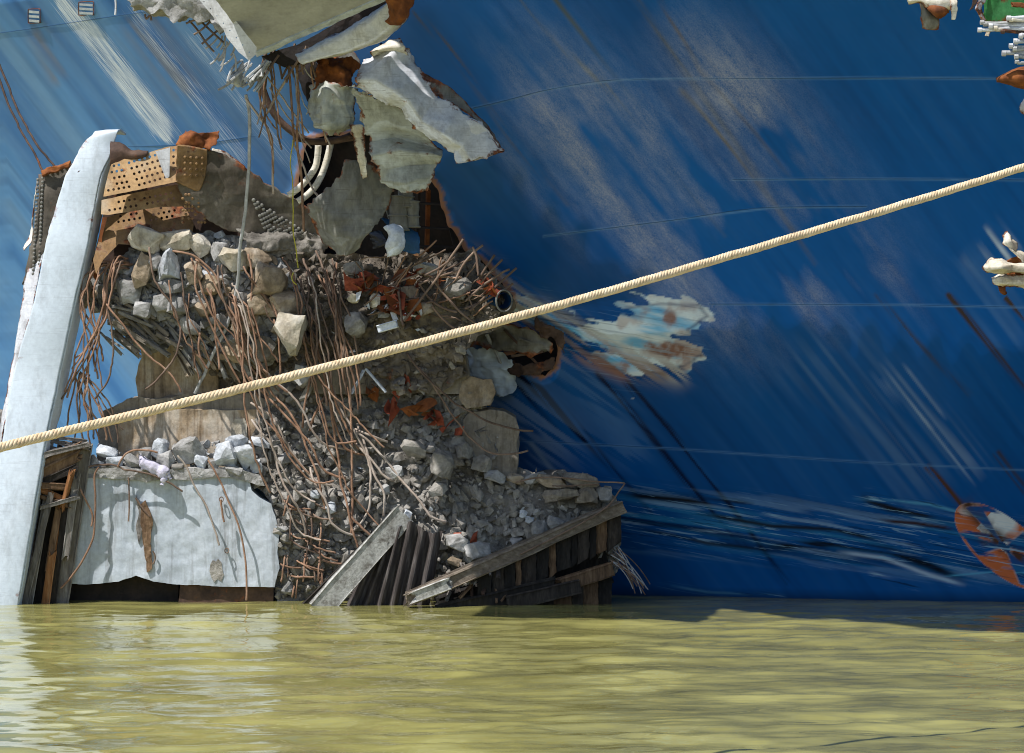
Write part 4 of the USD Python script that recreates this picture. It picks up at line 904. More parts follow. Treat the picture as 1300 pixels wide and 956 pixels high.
def dome_rivets(uvs, y, r, m, parent, name='rivets', tilt=(0, 0), c=(0, 0)):
    s = trimesh.creation.icosphere(1); ms = []
    for (u, v) in uvs: ms.append((np.array(s.vertices) * r * [1, .6, 1] + at(u, v, y + (u - c[0]) * tilt[0] + (v - c[1]) * tilt[1]), np.array(s.faces)))
    obj(name, join(ms), m, parent, smooth=True, kind='stuff')

node = thing('truss_node', 'broken bridge truss joint of tan bolted gusset plates leaning behind the tall plate', 'truss joint')
hz = lambda x0, y0, dx, dy, ex, ey, n, m: [(120 + (x0 + dx * i + ex * j) / 6.83, 160 + (y0 + dy * i + ey * j) / 6.83) for i in range(n) for j in range(m)]
holesA = hz(300, 318, 45, -13, 22, 48, 6, 5) + hz(120, 558, 45, -8, 0, 0, 5, 1) + hz(150, 400, 43, -8, 22, 50, 3, 3) + hz(168, 345, 43, -8, 0, 0, 2, 1) + hz(685, 210, 52, 0, 0, 55, 3, 4) + hz(790, 210, 52, 3, 0, 55, 2, 1) + hz(455, 238, 42, -12, 0, 0, 2, 1)
punched([(131, 250), (137, 222), (141, 209), (160, 201), (188, 194), (210, 187), (228, 184.5), (250, 187), (258, 190), (246, 205), (236, 222), (224, 231), (180, 240)], .25, holesA, 1.75, .1, 'gusset_tan', node, 'tan gusset plate with rows of bolt holes', 1, (.004, -.012))
obj('cover_strip', prism([(197, 192), (216, 187), (215, 224), (211, 228), (204, 210)], .10, .05, .1, .01, 2, 5), 'white_steel', node, label='pale painted strip between the bolt holes')
holesB = hz(190, 618, 46, -8, 0, 0, 4, 1) + hz(210, 658, 46, -8, 0, 0, 4, 1) + hz(410, 580, 46, -9, 24, 46, 6, 3) + hz(130, 730, 46, -8, 0, 0, 6, 1)
punched([(129, 254), (180, 243), (224, 234), (236, 246), (244, 262), (232, 262), (200, 263), (137, 273), (128, 272)], .45, holesB, 1.7, .1, 'gusset_tan', node, 'second stepped gusset plate below the first', 2, (.004, -.012))
holesC = hz(530, 720, 46, -9, -20, 48, 5, 3) + hz(180, 790, 46, -8, 28, 40, 5, 2)
punched([(134, 276), (170, 268), (226, 257), (238, 268), (246, 284), (244, 300), (190, 312), (150, 310), (131, 330), (122, 348), (118, 330), (128, 296)], .65, holesC, 1.7, .1, 'gusset_rusty', node, 'lowest brown gusset plate behind the rocks', 3, (.004, -.012))
punched([(118, 352), (121, 330), (126, 300), (130, 276), (136, 276), (130, 300), (128, 330), (122, 356)], .35, [], 1, .12, 'rust_plate', node, 'rusty edge strip along the gusset', 4)
obj('back_plate', prism([(100, 390), (126, 300), (140, 222), (225, 192), (300, 212), (330, 240), (330, 330), (200, 340)], 1.35, .3, .3, .02, 2, 3), 'dark_rust', node)
# big grey face to the right
metal('grey_gusset', [[(226, 184, .2), (258, 188, .25), (300, 205, .4), (330, 226, .5), (382, 258, .8), (428, 291, 1.1)], [(228, 208, .25), (256, 214, .3), (296, 232, .45), (326, 250, .6), (370, 276, .85), (416, 300, 1.1)], [(226, 232, .3), (250, 246, .35), (284, 262, .5), (320, 276, .65), (354, 292, .85), (400, 312, 1.1)], [(238, 254, .4), (252, 268, .45), (280, 288, .6), (316, 302, .7), (348, 316, .85), (384, 318, 1.05)]], 'gusset_grey', node, R=40, C=70, thick=.09, crumple=.05, freq=1.4, seed=21, rag=.06, label='large dark stained gusset face')
metal('rusty_gusset', [[(225, 184.5, -.12), (244, 186, -.05), (263, 190, .05)], [(224, 208, .02), (242, 212, .10), (262, 216, .18)], [(223, 232, .16), (236, 236, .22), (252, 244, .32)]], 'gusset_rusty', node, R=30, C=30, thick=.06, crumple=.015, seed=29, rag=.02, label='rusty tan riveted gusset at the bend')
rv = hz(785, 270, 50, 3, 0, 52, 4, 4) + [(u, v) for u in np.arange(232, 262, 4) for v in np.arange(247, 285, 5) if R.uniform() < .55]
dome_rivets(rv, .03, .04, 'gusset_rusty', node, tilt=(.006, .006), c=(245, 212))
dk = [(322 + 5.2 * i + 2 * j, 254 + 3.3 * i + 5.0 * j) for i in range(14) for j in range(8)]
dome_rivets([p for p in dk if R.uniform() < .85], .70, .05, 'grey_steel', node, tilt=(.005, .002), c=(364, 284))
metal('crushed_edge', [[(300, 294, .6), (340, 300, .7), (384, 300, .9), (420, 290, 1.1)], [(312, 306, .5), (350, 312, .6), (386, 312, .8), (424, 294, 1.0)], [(318, 314, .7), (350, 324, .8), (388, 322, .9), (426, 300, 1.1)]], 'rubble_dark', node, R=26, C=50, thick=.06, crumple=.16, freq=3.5, seed=22, rag=.06)
metal('rust_flap', [[(232, 166, .3), (246, 165, .1), (262, 169, .2), (279, 167, .3)], [(229, 176, .2), (246, 173, 0), (262, 178, .2), (275, 180, .2)], [(226, 185, .2), (246, 185, .2), (258, 189, .25), (269, 190, .25)]], 'rust_plate', node, R=24, C=36, thick=.02, crumple=.12, freq=2.2, seed=23, rag=.06, label='bent orange rusty flap on top')
metal('curled_strip', [[(141, 180, .5), (152, 183, .4), (167, 192, .35), (188, 193, .4)], [(140, 196, .2), (154, 194, .2), (168, 197, .2), (187, 196, .3)], [(139, 210, .3), (154, 204, .25), (170, 200, .25), (186, 198, .3)]], 'dark_rust', node, R=24, C=30, thick=.05, crumple=.04, seed=24, rag=.02, label='dark curled strip above the tan plate')
metal('side_gusset', [[(52, 222, 1.0), (66, 215, .9), (92, 207, .9)], [(50, 255, .95), (64, 252, .85), (82, 248, .85)], [(40, 310, .95), (54, 300, .85), (66, 296, .85)], [(29, 362, 1), (38, 350, .9), (46, 346, .9)]], 'gusset_grey', node, R=50, C=26, thick=.08, crumple=.04, seed=25, rag=.04, label='grey riveted gusset behind the tall plate')
dome_rivets([(48 - .22 * k * 1.2, 228 + 5.2 * k) for k in range(24)] + [(54 - .2 * k, 226 + 5.2 * k) for k in range(24)] + [(58 + 6 * k, 217 - 2 * k) for k in range(6)], .8, .04, 'grey_steel', node)
metal('rust_lip', [[(52, 218, .8), (70, 212, .75), (90, 206, .75)], [(53, 223, .75), (70, 219, .7), (88, 213, .7)]], 'rust_plate', node, R=10, C=26, thick=.08, crumple=.06, freq=3, seed=26, rag=.05)
metal('torn_side_sheet', [[(51, 228, 1.3), (47, 250, 1.2)], [(46, 262, 1.5), (43, 285, 1.3)], [(37, 300, 1.6), (42, 305, 1.3)], [(32, 318, 1.4), (34, 320, 1.2)]], 'torn_cream', node, R=30, C=14, thick=.02, crumple=.08, seed=27)
metal('pale_strip', [[(268, 189, .5), (286, 194, .6), (300, 204, .7), (314, 216, .7)], [(268, 196, .4), (282, 202, .5), (296, 212, .6), (310, 222, .6)]], 'torn_cream', node, R=12, C=26, thick=.02, crumple=.05, seed=28)
for k in range(7): metal('lattice_plate', [[(104 - 3 * k, 330 + 10 * k, .9), (122 - 3 * k, 326 + 10 * k, .8)], [(102 - 3 * k, 337 + 10 * k, .9), (120 - 3 * k, 333 + 10 * k, .8)]], 'dark_rust', node, R=6, C=10, thick=.05, crumple=.05, seed=60 + k, rag=.04)

# ---------------------------------------------------------------- hanging bridge deck at the top
deck = thing('deck_slab', 'grey beige bridge deck slab tipped down from the top edge with white flanged rim', 'deck slab')
C0, CR, CL = at(325.6, 69.5, -2.6), at(492, -3, -4.6), at(245, -40, -6.4)
er, el = CR - C0, CL - C0
nn = np.cross(er, el); nn /= np.linalg.norm(nn)
if nn[1] > 0: nn = -nn
def slab_box(o, a, b, n, t, na, nb, amp, seed):
    """A slab with corner o, edges a and b, thickness t going back from n."""
    i, j = np.meshgrid(np.linspace(0, 1, nb), np.linspace(0, 1, na), indexing='ij')
    A = o + j[..., None] * a + i[..., None] * b
    ed = np.minimum(np.minimum(i, 1 - i) * np.linalg.norm(b), np.minimum(j, 1 - j) * np.linalg.norm(a))
    A = A + n * (amp * (fbm(A * 2.0, 3, seed) - .5))[..., None]
    Bk = A - n * t; k = na * nb; f = grid_faces(nb, na)
    rim = np.r_[np.arange(na), np.arange(1, nb) * na + na - 1, (nb - 1) * na + np.arange(na - 2, -1, -1), np.arange(nb - 2, 0, -1) * na]; nx = np.roll(rim, -1)
    V = np.concatenate([A.reshape(-1, 3), Bk.reshape(-1, 3)])
    ro = np.concatenate([rim, rim + k]); V[ro] += .06 * (np.stack([fbm(V[ro] * 4, 3, seed + q) - .5 for q in range(3)], 1))
    Fm = np.concatenate([f, f[:, ::-1] + k, np.c_[rim, rim + k, nx + k], np.c_[rim, nx + k, nx]])
    tm = trimesh.Trimesh(V, Fm, process=False)
    if (tm.triangles_cross[:len(f)].sum(0) @ n) < 0: Fm = Fm[:, ::-1]
    return V, Fm
obj('soffit', slab_box(C0, er * 1.4, el * 2.1, nn, .5, 50, 50, .012, 3), 'deck_concrete', deck, smooth=35)
eru = er / np.linalg.norm(er); elu = el / np.linalg.norm(el)
obj('edge_lip', slab_box(C0 + nn * .04 - elu * .06, er * 1.1, elu * .22, nn, .3, 60, 5, .06, 4), 'pale_concrete', deck, smooth=35, label='chipped pale lip along the lower edge')
# white perforated rim on the left edge
rim_poly = [(244, -12), (256, -22), (270.7, -6), (299, 26), (326, 60), (325, 69), (316, 77), (303, 66), (288, 48), (284, 38), (268, 18)]
punched(rim_poly, -3.9, [(259 + 8.2 * k, 2 + 10.2 * k * .9) for k in range(8)], .8, .08, 'white_steel', deck, 'white perforated flange on the left rim', 7, (-.016, .006), 'flange')
obj('broken_edge', prism([(160, -20), (252, -24), (262, -4), (268, 18), (284, 34), (276, 40), (262, 24), (248, 27), (236, 20), (222, 26), (206, 14), (190, 17), (178, 6), (166, 8)], -3.2, 1.0, .07, .16, 3.5, 31), 'stone_grey', deck, smooth=35, label='ragged grey broken concrete at the upper left of the slab')
for k, pl in enumerate((((240, 26), (252, 40), (262, 55), (272, 66)), ((250, 22), (262, 34), (275, 46), (284, 54)), ((246, 44), (258, 36), (268, 26)), ((256, 56), (268, 46), (279, 36)), ((236, 30), (246, 26), (258, 22)), ((184, 18), (186, 24), (190, 20), (192, 26)), ((144, -8), (147, 6), (146, 19)))):
    obj('bent_bar', tube([at(u, v, -2.9 - .05 * (k % 3)) for u, v in pl], .028, 5), 'rebar_dark' if k < 6 else 'white_steel', deck)
# frayed strands at the lower corner
fray = thing('frayed_strands', 'sheaf of frayed grey steel strands sticking out under the deck slab corner', 'steel strands')
rg = np.random.default_rng(12)
obj('concrete_core', boulder(at(302, 101, -2.4), (.5, .4, .42), 17), 'stone_pale', fray, smooth=30, label='pale lump of concrete gripped by the strands')
for k in range(34):
    a = rg.uniform(0, 1); s0 = (rg.uniform(300, 344), rg.uniform(76, 98)); ln_ = rg.uniform(18, 34); an = math.radians(rg.uniform(112, 150))
    e = (s0[0] + ln_ * math.cos(an), s0[1] + ln_ * math.sin(an)); y = -2.5 + rg.uniform(-.3, .2)
    obj('strand', tube([at(*s0, y + .1), at((s0[0] + e[0]) / 2 + rg.uniform(-3, 3), (s0[1] + e[1]) / 2, y), at(*e, y - .1)], rg.uniform(.02, .035), 5), 'wire_grey', fray)
for k in range(14):
    s0 = (rg.uniform(276, 300), rg.uniform(44, 72)); an = math.radians(rg.uniform(80, 140)); ln_ = rg.uniform(10, 24)
    e = (s0[0] + ln_ * math.cos(an), s0[1] + ln_ * math.sin(an)); y = -2.8
    obj('strand', tube([at(*s0, y), at((s0[0] + e[0]) / 2 + 2, (s0[1] + e[1]) / 2, y), at(*e, y)], .026, 5), 'wire_grey', fray)
# shredded dark stuff under the slab
for k in range(15):
    s0 = (rg.uniform(335, 398), rg.uniform(52, 76)); an = math.radians(rg.uniform(70, 125)); ln_ = rg.uniform(18, 44)
    e = (s0[0] + ln_ * math.cos(an), s0[1] + ln_ * math.sin(an)); y = -2.3 + rg.uniform(-.2, .2)
    obj('strand', tube([at(*s0, y), at((s0[0] + e[0]) / 2 + rg.uniform(-4, 4), (s0[1] + e[1]) / 2, y), at(*e, y)], .03, 5), 'rebar_dark', fray)

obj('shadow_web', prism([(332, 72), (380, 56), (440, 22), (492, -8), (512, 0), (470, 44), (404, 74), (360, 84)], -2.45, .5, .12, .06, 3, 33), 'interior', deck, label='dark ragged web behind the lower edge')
# curled plate running along the slab's lower edge
crl = thing('curled_channel', 'rust edged curled steel channel running under the deck slab to the top edge', 'steel channel')
metal('channel_plate', [[(376, 70, -3.0), (395, 60, -3.0), (430, 44, -3.3), (465, 24, -3.8), (500, -6, -4.4)], [(378, 76, -3.4), (398, 66, -3.5), (436, 50, -3.8), (474, 28, -4.3), (506, -2, -4.9)], [(384, 80, -3.4), (404, 74, -3.5), (444, 62, -3.8), (482, 44, -4.3), (512, 12, -4.9)], [(392, 76, -2.9), (410, 72, -3.0), (448, 62, -3.3), (490, 46, -3.8), (516, 18, -4.3)]], 'white_steel', crl, R=30, C=60, thick=.05, crumple=.06, freq=1.5, seed=41)
metal('rolled_end', [[(486, -20, -4.9), (500, -22, -5.1), (520, -24, -4.9)], [(492, 4, -4.9), (504, 2, -5.2), (522, -4, -4.9)], [(497, 18, -4.8), (506, 18, -5.1), (516, 14, -4.8)], [(490, 28, -4.7), (502, 29, -4.8), (508, 27, -4.6)]], 'rust_plate', crl, R=30, C=26, thick=.05, crumple=.09, freq=1.6, seed=42, label='brown rolled end of the channel')

# ---------------------------------------------------------------- crumpled sheets in the middle
z2 = lambda x, y, d: (240 + x / 3.095, y / 3.095, d)
cs = thing('crumpled_white_sheet', 'large crumpled white steel sheet folded to a point over the hull', 'steel sheet')
topE = [(690, 240), (830, 165), (880, 225), (925, 300), (975, 375), (1060, 425), (1140, 475), (1236, 595)]
botE = [(640, 335), (700, 365), (770, 400), (835, 432), (890, 505), (970, 560), (1045, 605), (1058, 640)]
mid = [(a[0] * .25 + b[0] * .75 + 4, a[1] * .25 + b[1] * .75) for a, b in zip(topE, botE)]
metal('main_fold', [[z2(*p, -3.0 - .05 * k) for k, p in enumerate(topE)], [z2(*p, -3.5 - .03 * k) for k, p in enumerate(mid)], [z2(*p, -3.1) for p in botE]], 'white_steel', cs, bend=False, jit=.2, R=46, C=90, thick=.02, crumple=.045, freq=1.3, seed=51, rag=.09)
metal('back_flap', [[z2(*p, -2.95) for p in ((890, 270), (960, 310), (1020, 340), (1120, 440), (1180, 510), (1236, 595))], [z2(*p, -3.05) for p in ((905, 300), (945, 355), (1010, 400), (1090, 445), (1160, 505), (1234, 600))]], 'grey_steel', cs, R=12, C=50, thick=.02, crumple=.04, seed=52, rag=.03)
metal('top_curl', [[z2(720, 200, -3.0), z2(770, 175, -3.1), z2(830, 160, -3.1)], [z2(715, 215, -3.3), z2(775, 190, -3.4), z2(845, 185, -3.3)], [z2(725, 218, -3.0), z2(780, 205, -3.05), z2(865, 215, -3.0)]], 'torn_cream', cs, R=18, C=26, thick=.02, crumple=.08, freq=2, seed=53)
metal('point_facet', [[z2(1060, 470, -3.35), z2(1110, 470, -3.4), z2(1160, 500, -3.35), z2(1236, 597, -3.25)], [z2(1046, 600, -3.3), z2(1058, 642, -3.35), z2(1120, 632, -3.4), z2(1236, 598, -3.3)]], 'white_steel', cs, R=24, C=30, thick=.02, crumple=.05, seed=54, rag=.02)
gp = thing('olive_panel', 'pale olive crumpled steel panel hanging below the white sheet', 'steel panel')
metal('panel_face', [[z2(645, 340, -2.6), z2(740, 380, -2.7), z2(850, 430, -2.7)], [z2(680, 478, -2.5), z2(780, 475, -2.8), z2(965, 560, -2.6)], [z2(705, 560, -2.4), z2(810, 540, -2.3), z2(1000, 590, -2.4)], [z2(715, 610, -2.5), z2(830, 590, -2.75), z2(985, 612, -2.5)], [z2(738, 672, -2.5), z2(850, 650, -2.5), z2(972, 640, -2.4)], [z2(745, 712, -2.4), z2(850, 716, -2.6), z2(968, 690, -2.4)], [z2(800, 735, -2.35), z2(870, 755, -2.45), z2(925, 762, -2.35)]], 'green_steel', gp, bend=False, jit=.14, R=70, C=50, thick=.02, crumple=.04, freq=1.6, seed=55, rag=.09)
fin = thing('grey_fin', 'grey olive stained steel fin pointing down into the rubble heap', 'steel fin')
metal('fin_face', [[(440, 205, -1.3), (464, 205, -1.3), (486, 218, -1.1), (500, 240, -.9)], [(420, 236, -1.3), (448, 240, -1.5), (476, 252, -1.3), (492, 264, -1.0)], [(392, 258, -1.2), (428, 272, -1.5), (462, 278, -1.4), (482, 278, -1.1)], [(398, 282, -1.1), (426, 298, -1.4), (452, 302, -1.4), (470, 292, -1.2)], [(408, 306, -.9), (424, 318, -1.1), (438, 326, -1.1), (446, 322, -1.0)]], 'grey_steel', fin, bend=False, jit=.14, R=50, C=50, thick=.05, crumple=.05, freq=1.6, seed=56, rag=.08)
metal('strap', [[z2(630, 490, -1.9), z2(684, 490, -1.9)], [z2(655, 590, -1.8), z2(698, 640, -1.8)], [z2(684, 706, -1.6), z2(700, 690, -1.6)]], 'torn_cream', fin, R=30, C=10, thick=.02, crumple=.03, seed=57, label='narrow pale strap with rust edges')
bc = thing('brown_crumple', 'brown and olive crumpled plate with torn hole left of the white sheet', 'crumpled plate')
metal('upper_crumple', [[(398, 74, -1.9), (418, 68, -2.0), (440, 72, -1.8), (456, 84, -1.7)], [(402, 92, -2.1), (416, 88, -1.8), (432, 92, -2.2), (447, 100, -1.8)], [(397, 112, -1.9), (414, 108, -2.2), (430, 110, -2.0), (447, 116, -1.7)]], 'rust_plate', bc, bend=False, jit=.22, R=36, C=40, thick=.02, crumple=.2, freq=2.0, seed=58, rag=.06)
metal('lower_crumple', [[(398, 106, -2.0), (418, 104, -2.3), (436, 106, -2.2), (450, 112, -1.9)], [(395, 138, -2.0), (412, 134, -2.3), (434, 132, -2.3), (448, 132, -1.9)], [(402, 156, -1.9), (416, 158, -2.2), (434, 156, -2.1), (446, 150, -1.8)], [(408, 168, -1.8), (418, 172, -1.9), (430, 170, -1.9), (440, 164, -1.7)]], 'green_steel', bc, bend=False, jit=.2, R=44, C=40, thick=.02, crumple=.12, freq=1.6, seed=59, rag=.06)
metal('dark_side', [[(376, 76, -1.5), (390, 72, -1.5), (402, 74, -1.5)], [(382, 104, -1.5), (392, 108, -1.6), (402, 110, -1.5)], [(390, 126, -1.5), (396, 132, -1.5), (400, 130, -1.5)]], 'interior', bc, R=24, C=20, thick=.02, crumple=.06, seed=60)
metal('pink_sheet', [[(424, 72, -1.3), (444, 66, -1.3), (458, 82, -1.3)], [(430, 84, -1.3), (446, 82, -1.4), (456, 94, -1.3)]], 'grey_steel', bc, R=12, C=20, thick=.02, crumple=.08, seed=61)
arc = thing('bent_angle', 'pair of pale curved steel angles arching down to the dark gusset', 'steel angle')
for k, o in enumerate((((404, 184),), ((420, 180),))):
    obj('flange', tube([at(u, v, -.7) for u, v in (o + ((402, 206), (388, 230), (366, 248)) if k == 0 else o + ((414, 206), (402, 234), (378, 256)))], .085, 8, n=40), 'torn_cream', arc, smooth=True)
tr = [tube([at(u, v, -1.2) for u, v in pl], r, 6, n=30) for pl, r in ((((330, 96), (340, 130), (362, 160), (400, 180), (446, 172)), .09), (((372, 176), (400, 180), (450, 176)), .05))]
rp = thing('rusty_pipe', 'dark rusty bent pipes sagging behind the hanging bars', 'pipe')
for t_ in tr: obj('pipe_run', t_, 'dark_rust', rp, smooth=True)
dr = thing('grey_drums', 'dented grey cylinders half hidden under the olive panel', 'drum')
for k, (u, v0, v1, r) in enumerate(((515, 238, 262, .2), (506, 255, 292, .24), (524, 262, 288, .16))):
    p = np.array([at(u, v0 - 6, -.7), at(u, (v0 + v1) / 2, -.72), at(u + 1, v1, -.7)]); vv, ff = tube(p, [r, r * .96, r], 16, n=14)
    vv = vv + .05 * (np.stack([fbm(vv * 4, 2, 70 + k + q) - .5 for q in range(3)], 1)); obj('drum_body', (vv, ff), 'grey_steel', dr, smooth=40)
    for q in (0, 1, 2): obj('drum_rib', tube(p[q] + np.c_[(r + .01) * np.cos(np.linspace(0, 2 * math.pi, 17)), (r + .01) * np.sin(np.linspace(0, 2 * math.pi, 17)), np.zeros(17)], .02, 5, n=32), 'grey_steel', dr)
bag = thing('plastic_bundle', 'black plastic wrapped bundle under the grey fin', 'bundle')
vv, ff = boulder(at(489, 304, -.75), (.85, .7, .9), 71, .2, 6); obj('wrap', (vv, ff), 'black_plastic', bag, smooth=True)
wp = thing('white_plastic_sheet', 'white plastic lobe hanging beside the black bundle', 'plastic sheet')
metal('sheet_lobe', [[(488, 288, -1.25), (498, 286, -1.3), (508, 290, -1.25)], [(494, 300, -1.3), (502, 298, -1.45), (512, 300, -1.3)], [(492, 312, -1.3), (502, 312, -1.45), (512, 310, -1.3)], [(493, 326, -1.2), (499, 324, -1.3), (506, 320, -1.25)]], 'white_plastic', wp, R=30, C=26, thick=.03, crumple=.06, seed=72)
bl = thing('blue_sheet', 'blue torn sheet behind the black hose in the hull opening', 'sheet')
metal('sheet_face', [[(482, 277, -.5), (505, 284, -.5), (530, 298, -.5)], [(498, 292, -.55), (514, 300, -.6), (532, 306, -.55)], [(512, 314, -.5), (520, 320, -.5), (532, 320, -.5)]], 'blue_plastic', bl, R=20, C=20, thick=.03, crumple=.08, seed=73)

# ---------------------------------------------------------------- lower right: sheet piles, planks and timber fender
cor = thing('corrugated_piles', 'rusty corrugated sheet piling standing in the water in the centre', 'sheet piling')
nu, nv = 92, 16; a, b = np.meshgrid(np.linspace(0, 1, nu), np.linspace(0, 1, nv))
u = (470 + 92 * a) * (1 - b) + (436 + 108 * a) * b; v = (700 - 30 * np.clip(a * 2.2, 0, 1) + 8 * np.sin(a * 9)) * (1 - b) + 776 * b
tri = np.clip(np.abs(((a * 6.2) % 1) * 4 - 2) - 1, -.6, .6)
W = at(u, v, -.95 + .20 * tri); W[..., 2] += .06 * (noise(np.stack([a * 30, b, 0 * a], -1), 4) - .5) * (b < .1)
obj('pile_sheet', (np.concatenate([W.reshape(-1, 3), W.reshape(-1, 3) + [0, .05, 0]]), np.concatenate([grid_faces(nv, nu)[:, ::-1][:, ::-1], grid_faces(nv, nu)[:, ::-1] + nu * nv])), 'corrugated', cor)
pl_ = thing('white_plank', 'wide weathered white painted plank leaning out of the water', 'plank')
obj('board', beam(at(510, 656, -.9), at(404, 776, -1.45), .2, .6, up=(.75, .2, .66), amp=.03, seed=4, frag=(.15, 0)), 'timber_white', pl_)
sp_ = thing('grey_plank', 'dark grey plank lying at the water beside the white plank', 'plank')
obj('board', beam(at(388, 772, -.8), at(470, 690, -.6), .16, .3, seed=5, frag=(.1, .1)), 'timber_dark', sp_)

fen = thing('timber_fender', 'dark timber fender of stacked square timbers sloping up against the hull', 'fender')
obj('cap_beam', beam(at(524, 758, -1.9), at(789, 643, -.5), .42, .34, amp=.05, seed=6, frag=(.3, .05)), 'timber_cap', fen, label='long sloping grey cap timber')
obj('bleached_end', beam(at(530, 756, -2.1), at(566, 742, -1.95), .2, .3, amp=.04, seed=7, frag=(.3, .2)), 'timber_white', fen)
cap = lambda u: 757 + (641 - 757) * (u - 524) / (789 - 524) + 6
def course(n, u0, u1, top, bot, y0, y1, mats, seed):
    """A row of squared timbers side by side, butted close."""
    us = u0 + (u1 - u0) * np.linspace(0, 1, n + 1) + np.r_[0, R.uniform(-2.5, 2.5, n - 1), 0]
    for k in range(n):
        a, b = us[k], us[k + 1] - .35; t = (k + .5) / n
        obj('timber_block', prism([(a, bot(a)), (a, top(a)), (b, top(b)), (b, bot(b))], y0 + (y1 - y0) * t + R.uniform(0, .07), .5, .11, .03, 4, seed + k), mats[int(R.integers(len(mats)))], fen)
DK = ['timber_dark', 'timber_dark', 'timber_brown', 'timber_black', 'timber_black']
mid_ = lambda u: cap(u) + 24 + 10 * (u - 630) / 160
def face(us, top, bot, y0, y1, mats, seed):
    for k in range(len(us) - 1):
        a, b = us[k], us[k + 1] - .4; t = (k + .5) / (len(us) - 1)
        obj('timber_block', prism([(a, bot(a) + R.uniform(-3, 3)), (a, top(a)), (b, top(b)), (b, bot(b) + R.uniform(-4, 2))], y0 + (y1 - y0) * t + R.uniform(0, .10), .5, .09, .045, 4, seed + k), mats[k % len(mats)], fen)
low_ = lambda u: 757 - 66 * max(0, (u - 640) / 149) ** 1.1
face([606, 624, 640, 655, 662, 681, 697, 706, 725, 733, 748, 757, 771, 789], cap, low_, -1.5, -.5, ['timber_black', 'timber_dark', 'timber_black', 'timber_brown', 'timber_dark', 'timber_black', 'timber_brown', 'timber_black'], 100)
face([660, 688, 703, 726, 741, 760, 777], lambda u: 752 - 30 * (u - 660) / 117, lambda u: 782, -1.2, -.45, ['timber_black', 'timber_dark', 'timber_brown', 'timber_dark', 'timber_brown'], 140)
for k, (a, b) in enumerate((((650, 764), (735, 744)), ((716, 741), (776, 722)))):
    obj('timber_block', beam(at(*a, -1.45 + .45 * k), at(*b, -1.05 + .45 * k), .3, .36, amp=.04, seed=160 + k, frag=(.25, .06)), ['timber_dark', 'timber_brown'][k], fen)
obj('timber_block', beam(at(566, 776, -1.5), at(700, 745, -1.0), .5, .5, amp=.05, seed=19, frag=(.3, .2)), 'timber_black', fen)
obj('rear_timber', beam(at(560, 780, -1.0), at(770, 716, .3), .5, 1.0, amp=.05, seed=9), 'timber_black', fen)
for k in range(14):
    u, v = R.uniform(562, 650), R.uniform(728, 764)
    obj('debris_stick', beam(at(u, v, -1.4 + R.uniform(-.2, .2)), at(u + R.uniform(-10, 16), v - R.uniform(6, 26), -1.2), R.uniform(.05, .12), R.uniform(.04, .1), seed=300 + k, frag=(.08, .08)), ['timber_dark', 'timber_grey', 'timber_brown', 'dark_rust'][k % 4], label='short broken stick in the dark gap under the fender cap', cat='stick', group='sticks under the fender cap')
for k in range(16):
    s0 = (R.uniform(774, 786), R.uniform(690, 716)); e = (s0[0] + R.uniform(14, 46), R.uniform(738, 758))
    obj('loose_strand', tube([at(*s0, -.4), at((s0[0] + e[0]) / 2 + 2, (s0[1] + e[1]) / 2 - 3, -.35), at(*e, -.3)], .014, 4), 'rebar_dark' if k % 3 else 'wire_grey', label='thin loose strand trailing from the fender end to the water', cat='strand', group='strands at the fender end')

# ---------------------------------------------------------------- bars and wires
BUNCH = {}
def bar(pl, r, m, label, group=None, y=None, name='rebar', cat='reinforcing bar', seed=0, wob=.03, n=None):
    p = np.array([at(*(q if len(q) == 3 else (*q, y))) for q in pl])
    o = obj(name, tube(p, r * .88, 6, n=n or max(10, 7 * len(pl)), wob=wob, seed=seed), m, label=label, cat=cat, group=group, smooth=True)
    if group: BUNCH.setdefault(group, []).append((pl[-1][0], o))
ORD = ['leftmost', 'second from the left', 'third from the left'] + [f'{w} from the left' for w in 'fourth fifth sixth seventh eighth ninth tenth eleventh twelfth thirteenth fourteenth fifteenth sixteenth seventeenth eighteenth nineteenth twentieth twenty-first twenty-second twenty-third twenty-fourth'.split()]
def ordered(g):
    """Labels of a bunch: each bar by its place, from left to right at its lower end."""
    for k, (u, prim) in enumerate(sorted(BUNCH.get(g, []), key=lambda q: q[0])):
        if k < len(ORD): prim.SetCustomDataByKey('label', prim.GetCustomDataByKey('label') + ', ' + ORD[k].replace('the ', '') + ' at bottom')
z5 = lambda x, y: (80 + x / 3.825, 250 + y / 3.825)
z7 = lambda x, y: (330 + x / 2.989, 460 + y / 2.989)
z4 = lambda x, y: (300 + x / 3.095, 220 + y / 3.095)
z6 = lambda x, y: (x / 3.1875, 480 + y / 3.1875)
seed = 1000
